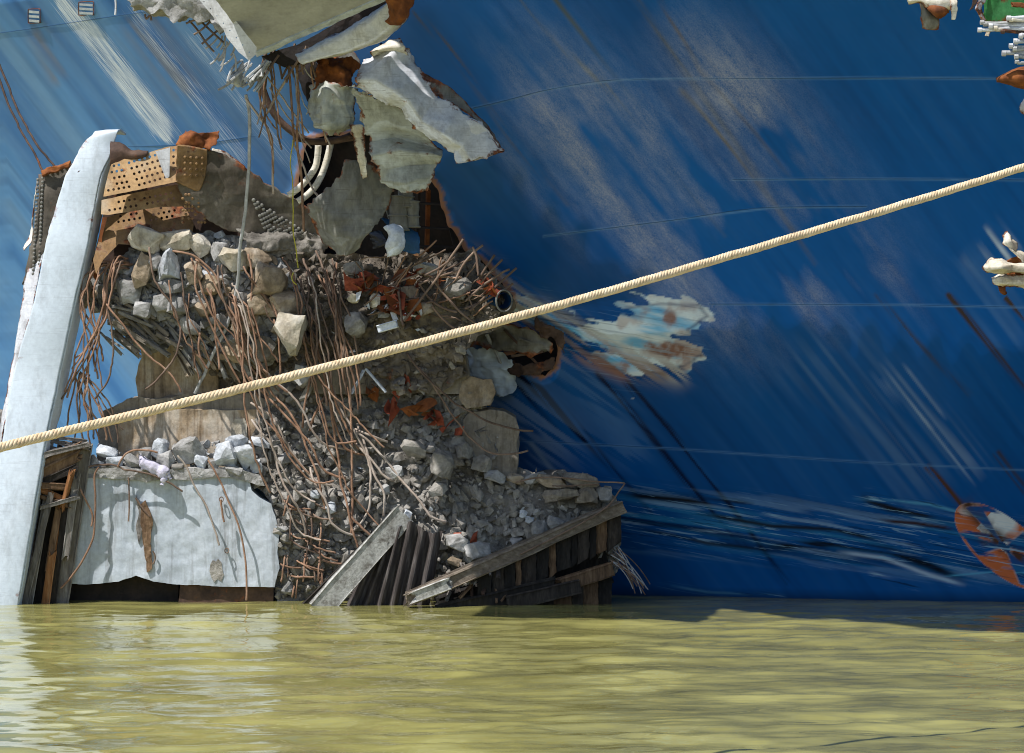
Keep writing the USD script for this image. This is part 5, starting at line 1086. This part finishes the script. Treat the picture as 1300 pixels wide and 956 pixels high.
# bunch over the left end
rg = np.random.default_rng(41)
for k in range(14):
    x0, y0 = rg.uniform(190, 335), rg.uniform(296, 345); xe, ye = rg.uniform(-10, 190), rg.uniform(760, 1010)
    xm = x0 - rg.uniform(60, 130); pl = [(*z5(x0, y0), .7), (*z5((x0 + xm) / 2, y0 - 8 + rg.uniform(0, 20)), .4), (*z5(xm, y0 + 70 + rg.uniform(0, 60)), .15), (*z5(xm - 20 + rg.uniform(-15, 25), 520 + rg.uniform(-40, 40)), .05), (*z5((xm + xe) / 2 + rg.uniform(-30, 40), 680 + rg.uniform(-50, 50)), 0), (*z5(xe, ye), .1)]
    bar(pl, rg.uniform(.024, .034), ['rebar', 'rebar', 'rebar_dark'][k % 3], 'brown bar hanging beside the tall plate', 'bars hanging beside the tall plate', seed=seed + k, wob=.05)
for k in range(12):
    x0 = rg.uniform(240, 420); xe = x0 + rg.uniform(-40, 160)
    bar([(*z6(x0, -20), .2), (*z6((x0 + xe) / 2 + rg.uniform(-20, 20), rg.uniform(60, 130)), .1), (*z6(xe, rg.uniform(180, 290)), .3)], rg.uniform(.022, .032), ['rebar', 'rebar_dark'][k % 2], 'brown bar crossing above the timber pile', 'bars above the timber pile', seed=seed + 30 + k, wob=.05)
specials = [
 (((224, 70), (226, 90), (222, 125), (203, 200)), 0, None, None, None)][:0]
# main falls over the rock mass
mains = [((620, 290), (660, 400), (720, 560), (800, 700), (880, 850), (960, 1000)), ((640, 300), (700, 360), (760, 470), (840, 600), (930, 800), (1000, 860)), ((425, 240), (435, 380), (460, 440), (520, 520), (560, 600)), ((900, 280), (915, 400), (920, 540), (960, 700), (990, 850)), ((660, 300), (640, 420), (690, 560), (760, 720), (860, 900)), ((750, 330), (760, 430), (800, 540), (870, 690), (900, 780)), ((840, 540), (870, 650), (930, 760), (1000, 880), (1090, 950)),
         ((210, 520), (270, 600), (330, 680), (420, 770), (520, 860), (570, 950)), ((570, 640), (560, 740), (500, 840), (400, 930)), ((700, 440), (740, 560), (745, 700), (760, 840)), ((1030, 590), (1050, 700), (1060, 860)), ((1150, 480), (1160, 600), (1200, 720)), ((660, 660), (660, 720), (700, 830)), ((530, 260), (620, 280), (700, 340), (760, 430))]
for k, pl in enumerate(mains):
    bar([(*z5(*p), .05 - .12 * (i > 0) - .05 * (k % 3)) for i, p in enumerate(pl)], .032, ['rebar', 'rebar', 'rebar_dark'][k % 3], 'long brown bar falling over the rock mass', 'bars over the rock mass', seed=seed + 60 + k)
for k in range(14):
    x0, y0 = rg.uniform(480, 1000), rg.uniform(300, 560); dx = rg.uniform(40, 240); dy = rg.uniform(260, 480)
    bar([(*z5(x0, y0), .05), (*z5(x0 + dx * .2 + rg.uniform(-25, 25), y0 + dy * .35), -.1), (*z5(x0 + dx * .55 + rg.uniform(-25, 25), y0 + dy * .7), -.05), (*z5(x0 + dx, y0 + dy), .1)], rg.uniform(.02, .03), ['rebar', 'rebar_dark', 'rebar'][k % 3], 'thin brown bar over the tan stub', 'thin bars over the tan stub', seed=seed + 90 + k, wob=.06)
# falls over the lower slope
slope = [(((0, 20), (90, 100), (160, 180), (200, 260), (260, 320), (335, 330)), 'rebar_pale', 'pale bar ending in a hook left of the central falls'),
 (((-40, 60), (0, 100), (80, 180), (150, 260), (200, 330), (220, 380), (240, 410), (330, 440)), 'rebar', 'brown bar bending right at mid slope'),
 (((-30, 150), (0, 170), (60, 230), (110, 320), (160, 390), (230, 460), (270, 470)), 'rebar_pale', 'pale bar running down to the grey stones'),
 (((-30, 220), (0, 260), (50, 320), (80, 430), (120, 520), (160, 590), (175, 660)), 'rebar_pale', 'pale bar dropping beside the right edge of the white block'),
 (((215, -60), (230, 0), (270, 180), (300, 400), (340, 600), (380, 750), (415, 908)), 'rebar', 'longest brown bar reaching down to the water'),
 (((280, -80), (300, 0), (345, 200), (350, 400), (345, 650)), 'rebar', 'straight brown bar right of the longest bar'),
 (((270, 60), (290, 150), (350, 250), (400, 350), (420, 450), (420, 520), (350, 640)), 'rebar_pale', 'pale bar bowing right then back to the brown bars'),
 (((370, 230), (390, 290), (430, 420), (470, 520), (470, 585)), 'rebar_pale', 'pale bar with a short vertical end on the slope'),
 (((330, 200), (350, 250), (420, 300), (520, 430), (610, 530), (650, 590), (705, 605)), 'rebar_pale', 'long pale bar slanting right across the dark slope'),
 (((190, 400), (200, 440), (250, 540), (270, 610), (390, 660)), 'rebar_pale', 'pale bar flattening out above the white plank'),
 (((340, 570), (350, 590), (420, 660), (460, 715), (495, 722)), 'rebar', 'brown bar hooked over the white plank'),
 (((360, 300), (380, 330), (420, 370), (490, 440), (510, 445)), 'rebar_pale', 'short pale bar beside the central falls'),
 (((360, 255), (420, 280), (480, 300)), 'rebar_pale', 'short pale bar poking right at mid slope'),
 (((0, 40), (60, 130), (130, 220), (180, 330), (230, 470), (250, 560)), 'rebar', 'brown bar dropping behind the pale bars'),
 (((205, 0), (190, 90), (170, 180), (160, 250)), 'rebar', 'brown bar slanting left under the rope'),
 (((245, 130), (210, 200), (185, 260)), 'rebar', 'short brown bar slanting left at mid slope'),
 (((560, -30), (580, 0), (700, 120), (800, 190), (900, 240), (1040, 260)), 'rebar_dark', 'dark bar sweeping right past the right stub'),
 (((600, 20), (640, 60), (720, 190), (800, 290), (860, 335), (930, 350), (1015, 335)), 'rebar_dark', 'dark bar curving under the right stub'),
 (((200, -120), (250, 0), (290, 160), (330, 250), (380, 330)), 'rebar', 'brown bar in the central falls'),
 (((170, -100), (240, 20), (280, 200), (330, 330), (400, 350)), 'rebar', 'brown bar crossing the central falls')]
for k, (pl, m, lab) in enumerate(slope):
    p = [z7(*q) for q in pl]; yv = lowY(np.array(p) / 100)
    bar([(a[0], a[1], min(y, .6) - .35 - .25 * math.sin(math.pi * i / (len(p) - 1))) for i, (a, y) in enumerate(zip(p, yv))], .036 if m != 'rebar_dark' else .03, m, lab, seed=seed + 130 + k, n=50)
# dark falls from the upper heap
for k in range(12):
    x0, y0 = rg.uniform(230, 420), rg.uniform(310, 420); x1 = x0 + rg.uniform(20, 150); y1 = rg.uniform(800, 960)
    pl = [z4(x0, y0), z4(x0 + (x1 - x0) * .35 + rg.uniform(-15, 25), y0 + (y1 - y0) * .35), z4(x0 + (x1 - x0) * .75 + rg.uniform(-15, 15), y0 + (y1 - y0) * .7), z4(x1, y1)]
    bar([(*p, y) for p, y in zip(pl, (.5, -.15, -.3, -.2))], rg.uniform(.024, .036), ['rebar_dark', 'rebar', 'rebar_dark'][k % 3], 'dark bar falling from under the grey fin', 'dark bars under the grey fin', seed=seed + 170 + k, wob=.05)
# spikes on the right of the upper heap
spk = [((890, 260), (780, 420), (660, 580)), ((770, 420), (850, 510), (940, 590)), ((1100, 370), (1010, 455), (920, 540)), ((1090, 430), (1000, 485), (900, 530)), ((1015, 320), (950, 420)), ((1045, 340), (960, 430)), ((970, 285), (900, 350), (860, 420)), ((880, 380), (780, 410), (720, 440)), ((860, 330), (800, 370), (740, 400)), ((930, 290), (945, 340), (950, 400)), ((1075, 380), (980, 430), (900, 500)), ((720, 430), (800, 520), (870, 545)), ((640, 460), (650, 560), (655, 600)), ((770, 520), (830, 590), (860, 610))]
for k, pl in enumerate(spk):
    bar([(*z4(*p), -.7 + .04 * (k % 4) - .1 * i) for i, p in enumerate(pl)], .035, 'rebar_dark', 'dark straight bar bristling from the upper heap', 'bristling bars of the upper heap', seed=seed + 210 + k, wob=.02)
for k in range(60):
    x0, y0 = rg.uniform(480, 1000), rg.uniform(290, 560); an = rg.normal(math.radians(-48), .55); ln_ = rg.uniform(60, 240)
    x1, y1 = x0 + ln_ * math.cos(an), y0 + ln_ * math.sin(an)
    if y1 < 255 + .0 * x1 or y1 < (x1 - 760) * .55 + 230: continue
    bar([(*z4(x0, y0), -.35), (*z4((x0 + x1) / 2 + rg.uniform(-12, 12), (y0 + y1) / 2 + rg.uniform(-10, 10)), -.55), (*z4(x1, y1), -.7)], rg.uniform(.016, .03), ['rebar_dark', 'rebar_dark', 'rebar'][k % 3], 'short dark bar in the tangle of the upper heap', 'tangled bars of the upper heap', seed=seed + 240 + k, wob=.04)
for k in range(9):
    u0, v0 = rg.uniform(245, 400), rg.uniform(325, 400); u1, v1 = u0 + rg.uniform(40, 130), rg.uniform(560, 690)
    um, vm = u0 + (u1 - u0) * .25 + rg.uniform(-18, 8), v0 + (v1 - v0) * .4; un, vn = u0 + (u1 - u0) * .6 + rg.uniform(-12, 6), v0 + (v1 - v0) * .75
    e = [(u1, v1, -.25)] + ([(u1 + rg.uniform(14, 34), v1 + rg.uniform(-4, 6), -.35)] if k % 2 else [])
    bar([(u0 - 6, v0 - 6, .3), (u0, v0, -.05), (um, vm, -.3), (un, vn, -.35)] + e, rg.uniform(.022, .032), ['rebar', 'rebar_pale', 'rebar'][k % 3], 'long thin bar looping down the rubble face', 'long bars looping down the rubble', seed=seed + 500 + k, wob=.06, n=60)
# mesh of short bars right of the white block
for k in range(34):
    x0, y0 = rg.uniform(70, 240), rg.uniform(500, 860); 
    if k % 2: x1, y1 = x0 + rg.uniform(-15, 15), y0 + rg.uniform(60, 160)
    else: x1, y1 = x0 + rg.uniform(50, 120), y0 + rg.uniform(10, 60)
    y1 = min(y1, 890)
    bar([(*z7(x0, y0), .1), (*z7((x0 + x1) / 2, (y0 + y1) / 2 + 8), -.05), (*z7(x1, y1), 0)], rg.uniform(.02, .032), ['rebar_dark', 'rebar', 'rebar'][k % 3], 'short brown bar in the bent cage right of the white block', 'bar cage beside the white block', seed=seed + 310 + k, wob=.04)
# bars on the white block
for k, (pl, m, lab) in enumerate(((((400, 360), (380, 400), (385, 500), (380, 620), (320, 760), (245, 850)), 'rebar', 'brown bar looping down the left edge of the white block'), (((325, 450), (350, 500), (375, 560), (370, 600)), 'rebar', 'short brown bar at the left edge of the white block'),
     (((840, 330), (900, 430), (950, 560), (990, 690), (1000, 820), (998, 900)), 'rebar', 'brown bar hanging down the right half of the white block into the water'), (((720, 310), (760, 370), (790, 450), (840, 530), (870, 610), (890, 680)), 'rebar_pale', 'pale then brown bar hanging down the middle of the white block'),
     (((500, 370), (560, 380), (640, 400), (740, 460)), 'rebar_dark', 'dark bar under the lilac cloth'), (((895, 490), (900, 530), (910, 580)), 'rebar', 'short rusty bar on the upper right of the white block'), (((480, 360), (520, 300), (560, 290), (640, 300)), 'rebar', 'brown bar over the chunks left of the cloth'), (((360, 360), (440, 350), (500, 370)), 'rebar_dark', 'dark bar at the top left corner of the white block'))):
    bar([(*z6(*p), -.3) for p in pl], .03, m, lab, seed=seed + 350 + k, wob=.02, n=36)
# wires hanging from the deck slab
hang = [(((312, 120), (317, 150), (316, 200), (312, 260), (306, 310), (302, 360), (290, 410), (266, 460), (248, 500)), .05, 'wire_grey', 'long pale cable hanging from the frayed strands to the tan stub'),
 (((312, 124), (330, 150), (342, 166), (346, 200), (347, 246)), .035, 'rebar_pale', 'pale hooked bar beside the long pale cable'),
 (((345, 90), (350, 150), (358, 190)), .03, 'rebar_dark', 'dark bar under the slab'), (((330, 92), (330, 140), (346, 180), (347, 220)), .03, 'rebar', 'brown bar under the slab left of the dark bars'),
 (((376, 70), (379, 120), (377, 180), (384, 240), (386, 294)), .04, 'rebar', 'long brown bar hanging straight to the dark gusset'), (((366, 72), (370, 130), (374, 180)), .036, 'rebar', 'brown bar beside the long straight one'),
 (((372, 88), (352, 120), (334, 152)), .04, 'rebar_pale', 'pale bar crossing diagonally under the slab'), (((338, 96), (362, 130), (386, 162), (392, 170)), .026, 'rebar_pale', 'thin pale bar slanting to the right'),
 (((342, 110), (366, 150), (396, 188)), .022, 'rebar_pale', 'second thin pale bar slanting to the right'), (((372, 180), (382, 206), (394, 236), (405, 252)), .03, 'rebar_pale', 'pale bar ending at the grey fin'), (((376, 92), (384, 130), (390, 140), (388, 144)), .02, 'wire_grey', 'thin hooked pale wire end'),
 (((386, 84), (394, 96), (400, 100)), .02, 'wire_grey', 'short pale wire end near the crumpled plate'), (((408, 150), (412, 172), (418, 186), (416, 200)), .028, 'rebar_pale', 'pale bent wire below the crumpled plate'), (((395, 84), (402, 130), (414, 180)), .026, 'rebar', 'rusty bar along the crumpled plate')]
for k, (pl, r, m, lab) in enumerate(hang): bar([(*p, -2.2 + (p[1] - 80) * .0075) for p in pl], r, m, lab, name='hanging_bar', cat='hanging bar', seed=seed + 370 + k, wob=.02, n=44)
for k in range(8):
    u0 = rg.uniform(330, 392); v0 = rg.uniform(66, 84); L = rg.uniform(50, 130)
    bar([(u0, v0, -2.1), (u0 + rg.uniform(-8, 14), v0 + L * .5, -2.0), (u0 + rg.uniform(-14, 26), v0 + L, -1.9)], rg.uniform(.014, .028), ['rebar', 'rebar_pale', 'rebar_dark'][k % 3], 'thin bar dangling below the deck slab', 'thin bars below the deck slab', name='hanging_bar', cat='hanging bar', seed=seed + 400 + k, wob=.04)
bar([(371, 176, -1.5), (370, 220, -1.3), (373, 280, -1.1), (374, 310, -.9), (379, 341, -.8)], .018, 'yellow_wire', 'thin yellow wire dangling over the dark gusset', name='yellow_wire', cat='wire', seed=5)
bar([(372, 346, -.5), (370, 352, -.5), (376, 362, -.5)], .016, 'yellow_wire', 'short yellow wire end below the dark gusset', name='yellow_wire', cat='wire', seed=6)
for pl, lab in ((((0, 86), (18, 128), (40, 172), (70, 212)), 'upper beaded cable against the hull at the left edge'), (((0, 100), (14, 140), (34, 178), (57, 219)), 'lower beaded cable against the hull at the left edge')):
    p = np.array([(-20, pl[0][1] - 46)] + list(pl), float); bar([(*q, 1.0 + .01 * (200 - q[1])) for q in p], .035, 'dark_rust', lab, name='cable', cat='cable', wob=.03, seed=int(pl[1][0]), n=60)
for g in list(BUNCH):
    if len(BUNCH[g]) <= len(ORD): ordered(g)
# right ledge hoop
bar([(655, 612, .1), (700, 606, -.2), (760, 612, -.3), (793, 614, -.4), (786, 624, -.6), (775, 640, -.8), (745, 660, -1.0), (700, 684, -1.2), (660, 704, -1.4)], .022, 'rebar_dark', 'grey bar looping out over the timber fender', seed=9, n=60, wob=.01)
bar([(700, 618, -.1), (740, 617, -.3), (762, 616, -.3)], .02, 'rebar_dark', 'thin dark bar on the ledge', seed=10)

# ---------------------------------------------------------------- coloured scraps in the heaps
rg = np.random.default_rng(91)
def scraps(n, spots, m, name, label, group, smin, smax, y):
    for k in range(n):
        u, v, su, sv = spots[k % len(spots)]; u, v = rg.normal(u, su), rg.normal(v, sv); s = rg.uniform(smin, smax)
        c = at(u, v, y(u, v)); d = rotm(rg)[0] * s
        w = np.array([c + d * a + rotm(rg)[1] * .01 for a in (-.5, 0, .5)]); q = rotm(rg)[1] * s * .35
        P = spl2(np.stack([w - q, w + q + rg.normal(0, s * .12, (3, 3))]), 5, 7); h = .12 * s * (fbm(P * 6, 2, k)[..., None] - .5); P = P + h
        V = np.concatenate([P.reshape(-1, 3), P.reshape(-1, 3) + [0, .02, 0]]); f = grid_faces(5, 7)
        obj(name, (V, np.concatenate([f, f[:, ::-1] + 35])), m[k % len(m)], label=label, cat='scrap', group=group)
yu = lambda u, v: float(upY(np.array([[u, v]]) / 100)[0]) - .62
yl = lambda u, v: float(lowY(np.array([[u, v]]) / 100)[0]) - .4
scraps(44, [(458, 356, 12, 5), (485, 366, 14, 6), (500, 376, 12, 8), (524, 352, 9, 5), (512, 388, 9, 6)], ['red_debris', 'red_debris', 'rust_plate'], 'rust_scrap', 'red brown scrap in the middle of the upper heap', 'red scraps in the upper heap', .2, .6, yu)
scraps(12, [(622, 360, 6, 4), (566, 356, 6, 4), (630, 370, 5, 4)], ['red_debris', 'rust_plate'], 'rust_scrap', 'red brown scrap among the bristling bars', 'red scraps among the bristling bars', .15, .4, yu)
scraps(22, [(518, 496, 8, 5), (496, 514, 5, 5), (530, 516, 8, 6), (550, 528, 8, 5), (575, 545, 7, 5), (472, 498, 4, 3)], ['red_debris', 'red_debris', 'rust_plate'], 'rust_scrap', 'orange brown scrap in the gully below the rope', 'orange scraps below the rope', .2, .55, yl)
scraps(6, [(594, 681, 8, 2), (686, 680, 3, 2)], ['red_debris'], 'rust_scrap', 'small orange scrap on the slope above the fender', 'orange scraps above the fender', .15, .35, yl)
scraps(26, [(480, 386, 20, 14), (520, 400, 20, 10), (450, 420, 20, 20), (560, 340, 24, 8)], ['stone_pale', 'white_plastic', 'stone_cream', 'timber_split'], 'pale_scrap', 'small pale scrap caught in the upper heap', 'pale scraps in the upper heap', .08, .24, yu)
scraps(22, [(470, 590, 40, 25), (560, 640, 50, 25), (620, 560, 20, 15), (650, 640, 40, 20)], ['stone_pale', 'stone_grey', 'timber_grey'], 'pale_scrap', 'small pale scrap lying on the lower slope', 'pale scraps on the lower slope', .07, .2, yl)
bx_ = thing('white_box', 'small white box lying in the middle of the upper heap', 'box')
obj('box_body', beam(at(480, 418, -.75), at(504, 411, -.85), .2, .2, amp=.01, seed=3), 'white_plastic', bx_)
for k, (p, q) in enumerate((((462, 470), (446, 500)), ((464, 468), (490, 498)))):
    obj('white_strip', beam(at(*p, .1), at(*q, -.1), .08, .05, seed=k, amp=.01), 'white_plastic', label=('left' if k == 0 else 'right') + ' leg of the white strips forming an open tent below the rope', cat='strip')
rollt = thing('blue_tube', 'short blue lined tube end between bristling bars and hull', 'tube')
a = np.linspace(0, 2 * math.pi, 25); c = at(640, 382, -.75)
obj('tube_rim', tube(c + np.c_[.20 * np.cos(a), .08 * np.cos(a), .27 * np.sin(a)], .025, 6, n=40), 'grey_steel', rollt, smooth=True)
vv, ff = tube([c + [0, .02, 0], c + [-.3, .6, .1]], .2, 20, n=6, caps=False); obj('tube_wall', (np.concatenate([vv, vv]), np.concatenate([ff, ff[:, ::-1] + len(vv)])), 'blue_plastic', rollt, smooth=True)

# ---------------------------------------------------------------- wreckage hanging in at the right edge
zr = lambda x, y, d: (1100 + x / 6.5, y / 6.5, d)
w1 = thing('torn_white_plate', 'sunlit torn white and tan plate hanging from the top edge at the right', 'torn plate')
metal('blade', [[zr(445, 10, -17.50), zr(480, 40, -17.60), zr(505, 95, -17.50)], [zr(450, 100, -17.50), zr(500, 120, -17.65), zr(560, 130, -17.50)], [zr(458, 180, -17.50), zr(520, 185, -17.60), zr(598, 185, -17.50)], [zr(466, 236, -17.40), zr(525, 240, -17.50), zr(590, 243, -17.40)]], 'grey_steel', w1, R=30, C=24, thick=.02, crumple=.03, seed=81, label='grey tan hanging blade')
metal('upper_edge', [[zr(290, -20, -17.60), zr(400, -30, -17.60), zr(520, -40, -17.60), zr(640, -60, -17.60), zr(740, -60, -17.60)], [zr(330, 5, -17.80), zr(420, 0, -17.80), zr(520, 0, -17.85), zr(640, 10, -17.90), zr(742, 10, -17.80)], [zr(345, 38, -17.60), zr(440, 22, -17.70), zr(500, 60, -17.75), zr(600, 70, -17.80), zr(680, 60, -17.70)]], 'torn_cream', w1, R=24, C=50, thick=.02, crumple=.05, seed=82)
metal('brown_curl', [[zr(490, 30, -17.65), zr(560, 40, -17.70), zr(640, 50, -17.70), zr(690, 50, -17.60)], [zr(530, 80, -17.80), zr(580, 90, -17.95), zr(630, 85, -17.90), zr(680, 75, -17.70)], [zr(570, 125, -17.65), zr(600, 138, -17.70), zr(630, 125, -17.70), zr(672, 92, -17.60)]], 'rust_plate', w1, R=24, C=24, thick=.02, crumple=.05, seed=83)
metal('right_lug', [[zr(685, -40, -17.80), zr(738, -40, -17.80)], [zr(690, 50, -17.95), zr(747, 40, -17.90)], [zr(696, 95, -17.90), zr(740, 110, -17.85)], [zr(704, 150, -17.80), zr(722, 155, -17.80)]], 'torn_cream', w1, R=30, C=12, thick=.05, crumple=.04, seed=84)
w2 = thing('green_panel', 'torn green painted panel with grey rim at the upper right corner', 'panel')
metal('panel_face', [[zr(1000, -30, -17.70), zr(1080, -25, -17.80), zr(1190, -10, -17.80), zr(1620, 20, -17.80)], [zr(960, 60, -17.70), zr(1060, 70, -17.75), zr(1180, 80, -17.80), zr(1620, 90, -17.80)], [zr(975, 170, -17.60), zr(1060, 185, -17.70), zr(1180, 180, -17.75), zr(1620, 190, -17.80)]], 'green_paint', w2, R=24, C=40, thick=.05, crumple=.04, seed=85)
metal('grey_rim', [[zr(985, -40, -17.85), zr(1010, -40, -17.80)], [zr(915, 45, -17.85), zr(950, 55, -17.80)], [zr(955, 170, -17.80), zr(985, 165, -17.75)]], 'white_steel', w2, R=24, C=8, thick=.05, crumple=.04, seed=86)
metal('brown_splinter', [[zr(1180, 20, -18.00), zr(1260, 25, -18.00), zr(1620, 60, -18.00)], [zr(1190, 60, -18.05), zr(1280, 60, -18.00), zr(1620, 110, -18.00)]], 'rust_plate', w2, R=10, C=24, thick=.05, crumple=.06, seed=87)
metal('brown_tooth', [[zr(862, -60, -17.60), zr(935, -60, -17.60)], [zr(865, 30, -17.60), zr(910, 20, -17.60)], [zr(858, 95, -17.60), zr(866, 90, -17.60)]], 'dark_rust', w2, R=16, C=8, thick=.02, crumple=.03, seed=88)
for k, (y, x0, r, m) in enumerate(((150, 1170, .05, 'white_steel'), (165, 1190, .04, 'torn_cream'), (185, 950, .045, 'wire_grey'), (200, 975, .045, 'wire_grey'), (215, 1020, .06, 'white_steel'), (232, 1060, .045, 'torn_cream'), (247, 930, .045, 'white_steel'), (262, 1120, .04, 'dark_rust'), (298, 1270, .05, 'white_steel'), (338, 1225, .05, 'white_steel'), (350, 1230, .04, 'white_steel'), (376, 1188, .045, 'white_steel'), (403, 1220, .05, 'wire_grey'), (440, 1130, .055, 'white_steel'), (468, 1232, .05, 'wire_grey'), (508, 1238, .04, 'wire_grey'))):
    bt = thing('studded_bar', f'bright studded bar sticking in from the right edge, {["topmost","second","third","fourth","fifth","sixth","seventh","eighth","ninth","tenth","eleventh","twelfth","thirteenth","fourteenth","fifteenth","lowest"][k]} of the bundle', 'bar', 'studded bars at the right edge')
    p = [at(*zr(x0, y, -19.10)), at(*zr((x0 + 1420) / 2, y - 2 + (k % 3) * 3, -19.0)), at(*zr(1640, y - 8, -18.90))]
    obj('shank', tube(p, r * .95, 6, n=16, wob=.03, seed=k), m, bt, smooth=True)
    obj('head', tube([p[0] - [.03, 0, 0], p[0] + [.05, 0, 0]], r * 1.12, 8, n=3), m, bt)
metal('bent_cleat', [[zr(1015, 225, -18.10), zr(1050, 205, -18.10)], [zr(985, 270, -18.10), zr(1020, 275, -18.10)], [zr(980, 300, -18.10), zr(1012, 300, -18.10)]], 'torn_cream', w2, R=14, C=8, thick=.05, crumple=.04, seed=89)
w3 = thing('brown_prong', 'brown pointed folded plate entering from the right edge below the bars', 'folded plate')
metal('prong_plate', [[zr(1078, 655, -16.80), zr(1170, 602, -16.90), zr(1300, 570, -17.00), zr(1620, 540, -17.00)], [zr(1076, 660, -17.00), zr(1180, 640, -17.20), zr(1300, 640, -17.30), zr(1620, 640, -17.30)], [zr(1078, 668, -16.80), zr(1180, 692, -16.90), zr(1300, 716, -17.00), zr(1620, 740, -17.00)]], 'rust_plate', w3, R=24, C=40, thick=.05, crumple=.05, seed=90, rag=.02)
w4 = thing('white_claw', 'sunlit white and tan torn claw of plates at the right edge above the rope end', 'torn plate')
zc = lambda x, y, d: (1140 + x / 4.344, 280 + y / 4.344, d)
metal('blade', [[zc(582, 80, -14.90), zc(598, 58, -14.95), zc(612, 75, -14.90)], [zc(590, 120, -14.90), zc(612, 115, -15.05), zc(634, 120, -14.90)], [zc(620, 175, -14.90), zc(640, 165, -15.00), zc(660, 185, -14.90)], [zc(700, 250, -14.70), zc(740, 240, -14.80), zc(930, 230, -14.70)]], 'torn_cream', w4, R=36, C=14, thick=.05, crumple=.03, seed=91, rag=.05, bend=False, jit=.12)
metal('finger', [[zc(478, 250, -14.90), zc(500, 228, -15.00), zc(560, 222, -15.10), zc(620, 245, -15.00), zc(930, 260, -14.80)], [zc(476, 268, -15.00), zc(520, 262, -15.20), zc(570, 258, -15.30), zc(625, 262, -15.10), zc(930, 290, -14.90)], [zc(500, 284, -14.90), zc(540, 284, -15.00), zc(590, 280, -15.05), zc(632, 278, -14.90), zc(930, 320, -14.80)]], 'torn_cream', w4, R=20, C=40, thick=.05, crumple=.05, seed=92, rag=.06, bend=False, jit=.12)
metal('finger', [[zc(528, 320, -14.80), zc(560, 306, -14.90), zc(600, 318, -14.90), zc(690, 310, -14.80), zc(930, 330, -14.70)], [zc(532, 335, -14.90), zc(565, 330, -15.05), zc(605, 336, -15.00), zc(690, 340, -14.90), zc(930, 360, -14.80)], [zc(580, 345, -14.80), zc(590, 352, -14.85), zc(608, 350, -14.85), zc(690, 358, -14.80), zc(930, 380, -14.70)]], 'torn_cream', w4, R=20, C=36, thick=.05, crumple=.06, seed=93, rag=.06, bend=False, jit=.12)
metal('finger', [[zc(553, 375, -14.80), zc(590, 362, -14.80)], [zc(556, 384, -14.90), zc(590, 380, -14.90)], [zc(575, 392, -14.80), zc(598, 384, -14.80)]], 'rust_plate', w4, R=12, C=12, thick=.05, crumple=.05, seed=94)
metal('dark_fold', [[zc(540, 270, -14.60), zc(600, 220, -14.60), zc(660, 200, -14.60), zc(930, 200, -14.50)], [zc(560, 300, -14.50), zc(620, 290, -14.60), zc(680, 290, -14.60), zc(930, 290, -14.50)], [zc(610, 345, -14.50), zc(650, 362, -14.60), zc(690, 355, -14.60), zc(930, 380, -14.50)]], 'rust_plate', w4, R=20, C=30, thick=.05, crumple=.1, seed=95)
tr_ = thing('white_twist', 'small white twisted scrap on the right edge between the prong and the rope', 'scrap')
metal('twist', [[(1297, 128, -13.6), (1306, 120, -13.6)], [(1296, 138, -13.6), (1306, 135, -13.7)], [(1299, 146, -13.6), (1308, 150, -13.6)]], 'white_steel', tr_, R=14, C=10, thick=.02, crumple=.05, seed=96)

tear = thing('torn_plating', 'folded brown grey plates and struts crossing the smaller tear in the hull', 'torn plate')
for k, (net, m) in enumerate((([[(598, 404), (640, 408), (690, 424)], [(600, 420), (650, 428), (704, 438)], [(604, 434), (648, 446), (690, 448)]], 'grey_steel'), ([[(596, 440), (624, 446), (650, 456)], [(592, 470), (622, 476), (652, 474)], [(600, 500), (630, 502), (656, 494)]], 'column_paint'),
                             ([[(640, 456), (672, 462), (704, 452)], [(650, 470), (680, 474), (706, 462)]], 'dark_rust'), ([[(676, 400), (700, 412), (716, 424)], [(690, 424), (706, 432), (714, 446)]], 'dark_rust'))):
    P = [[(u, v, float(on_hull(u, v)[1]) - .12 - .1 * (i % 2)) for i, (u, v) in enumerate(row)] for row in net]
    metal('plate_fold', P, m, tear, R=22, C=36, thick=.02, crumple=.14, freq=2.2, seed=400 + k, rag=.08)
for k, (p, q) in enumerate((((640, 418), (690, 470)), ((618, 424), (636, 462)), ((660, 430), (700, 444)), ((650, 452), (690, 446)))):
    a, b = on_hull(*p, .3), on_hull(*q, .2); obj('strut', beam(a, b, .09, .06, seed=420 + k, amp=.02), ['dark_rust', 'wire_grey', 'grey_steel', 'rebar_dark'][k], tear)
# the wrecked girder just outside the right edge that carries those pieces
wg = thing('wrecked_girder', 'rusty wrecked girder beyond the right edge carrying the torn panels and bars', 'girder')
obj('web', beam(at(1364, -260, -16.2), at(1366, 400, -15.6), .8, 4.6, up=(0, 1, 0), amp=.05, seed=31), 'dark_rust', wg)
obj('strut', beam(at(1192, -30, -17.7), at(1330, -150, -17.0), .35, .35, amp=.03, seed=32), 'dark_rust', wg)
obj('strut', beam(at(1204, -3, -17.75), at(1190, -44, -17.7), .3, .2, amp=.03, seed=33), 'dark_rust', wg)
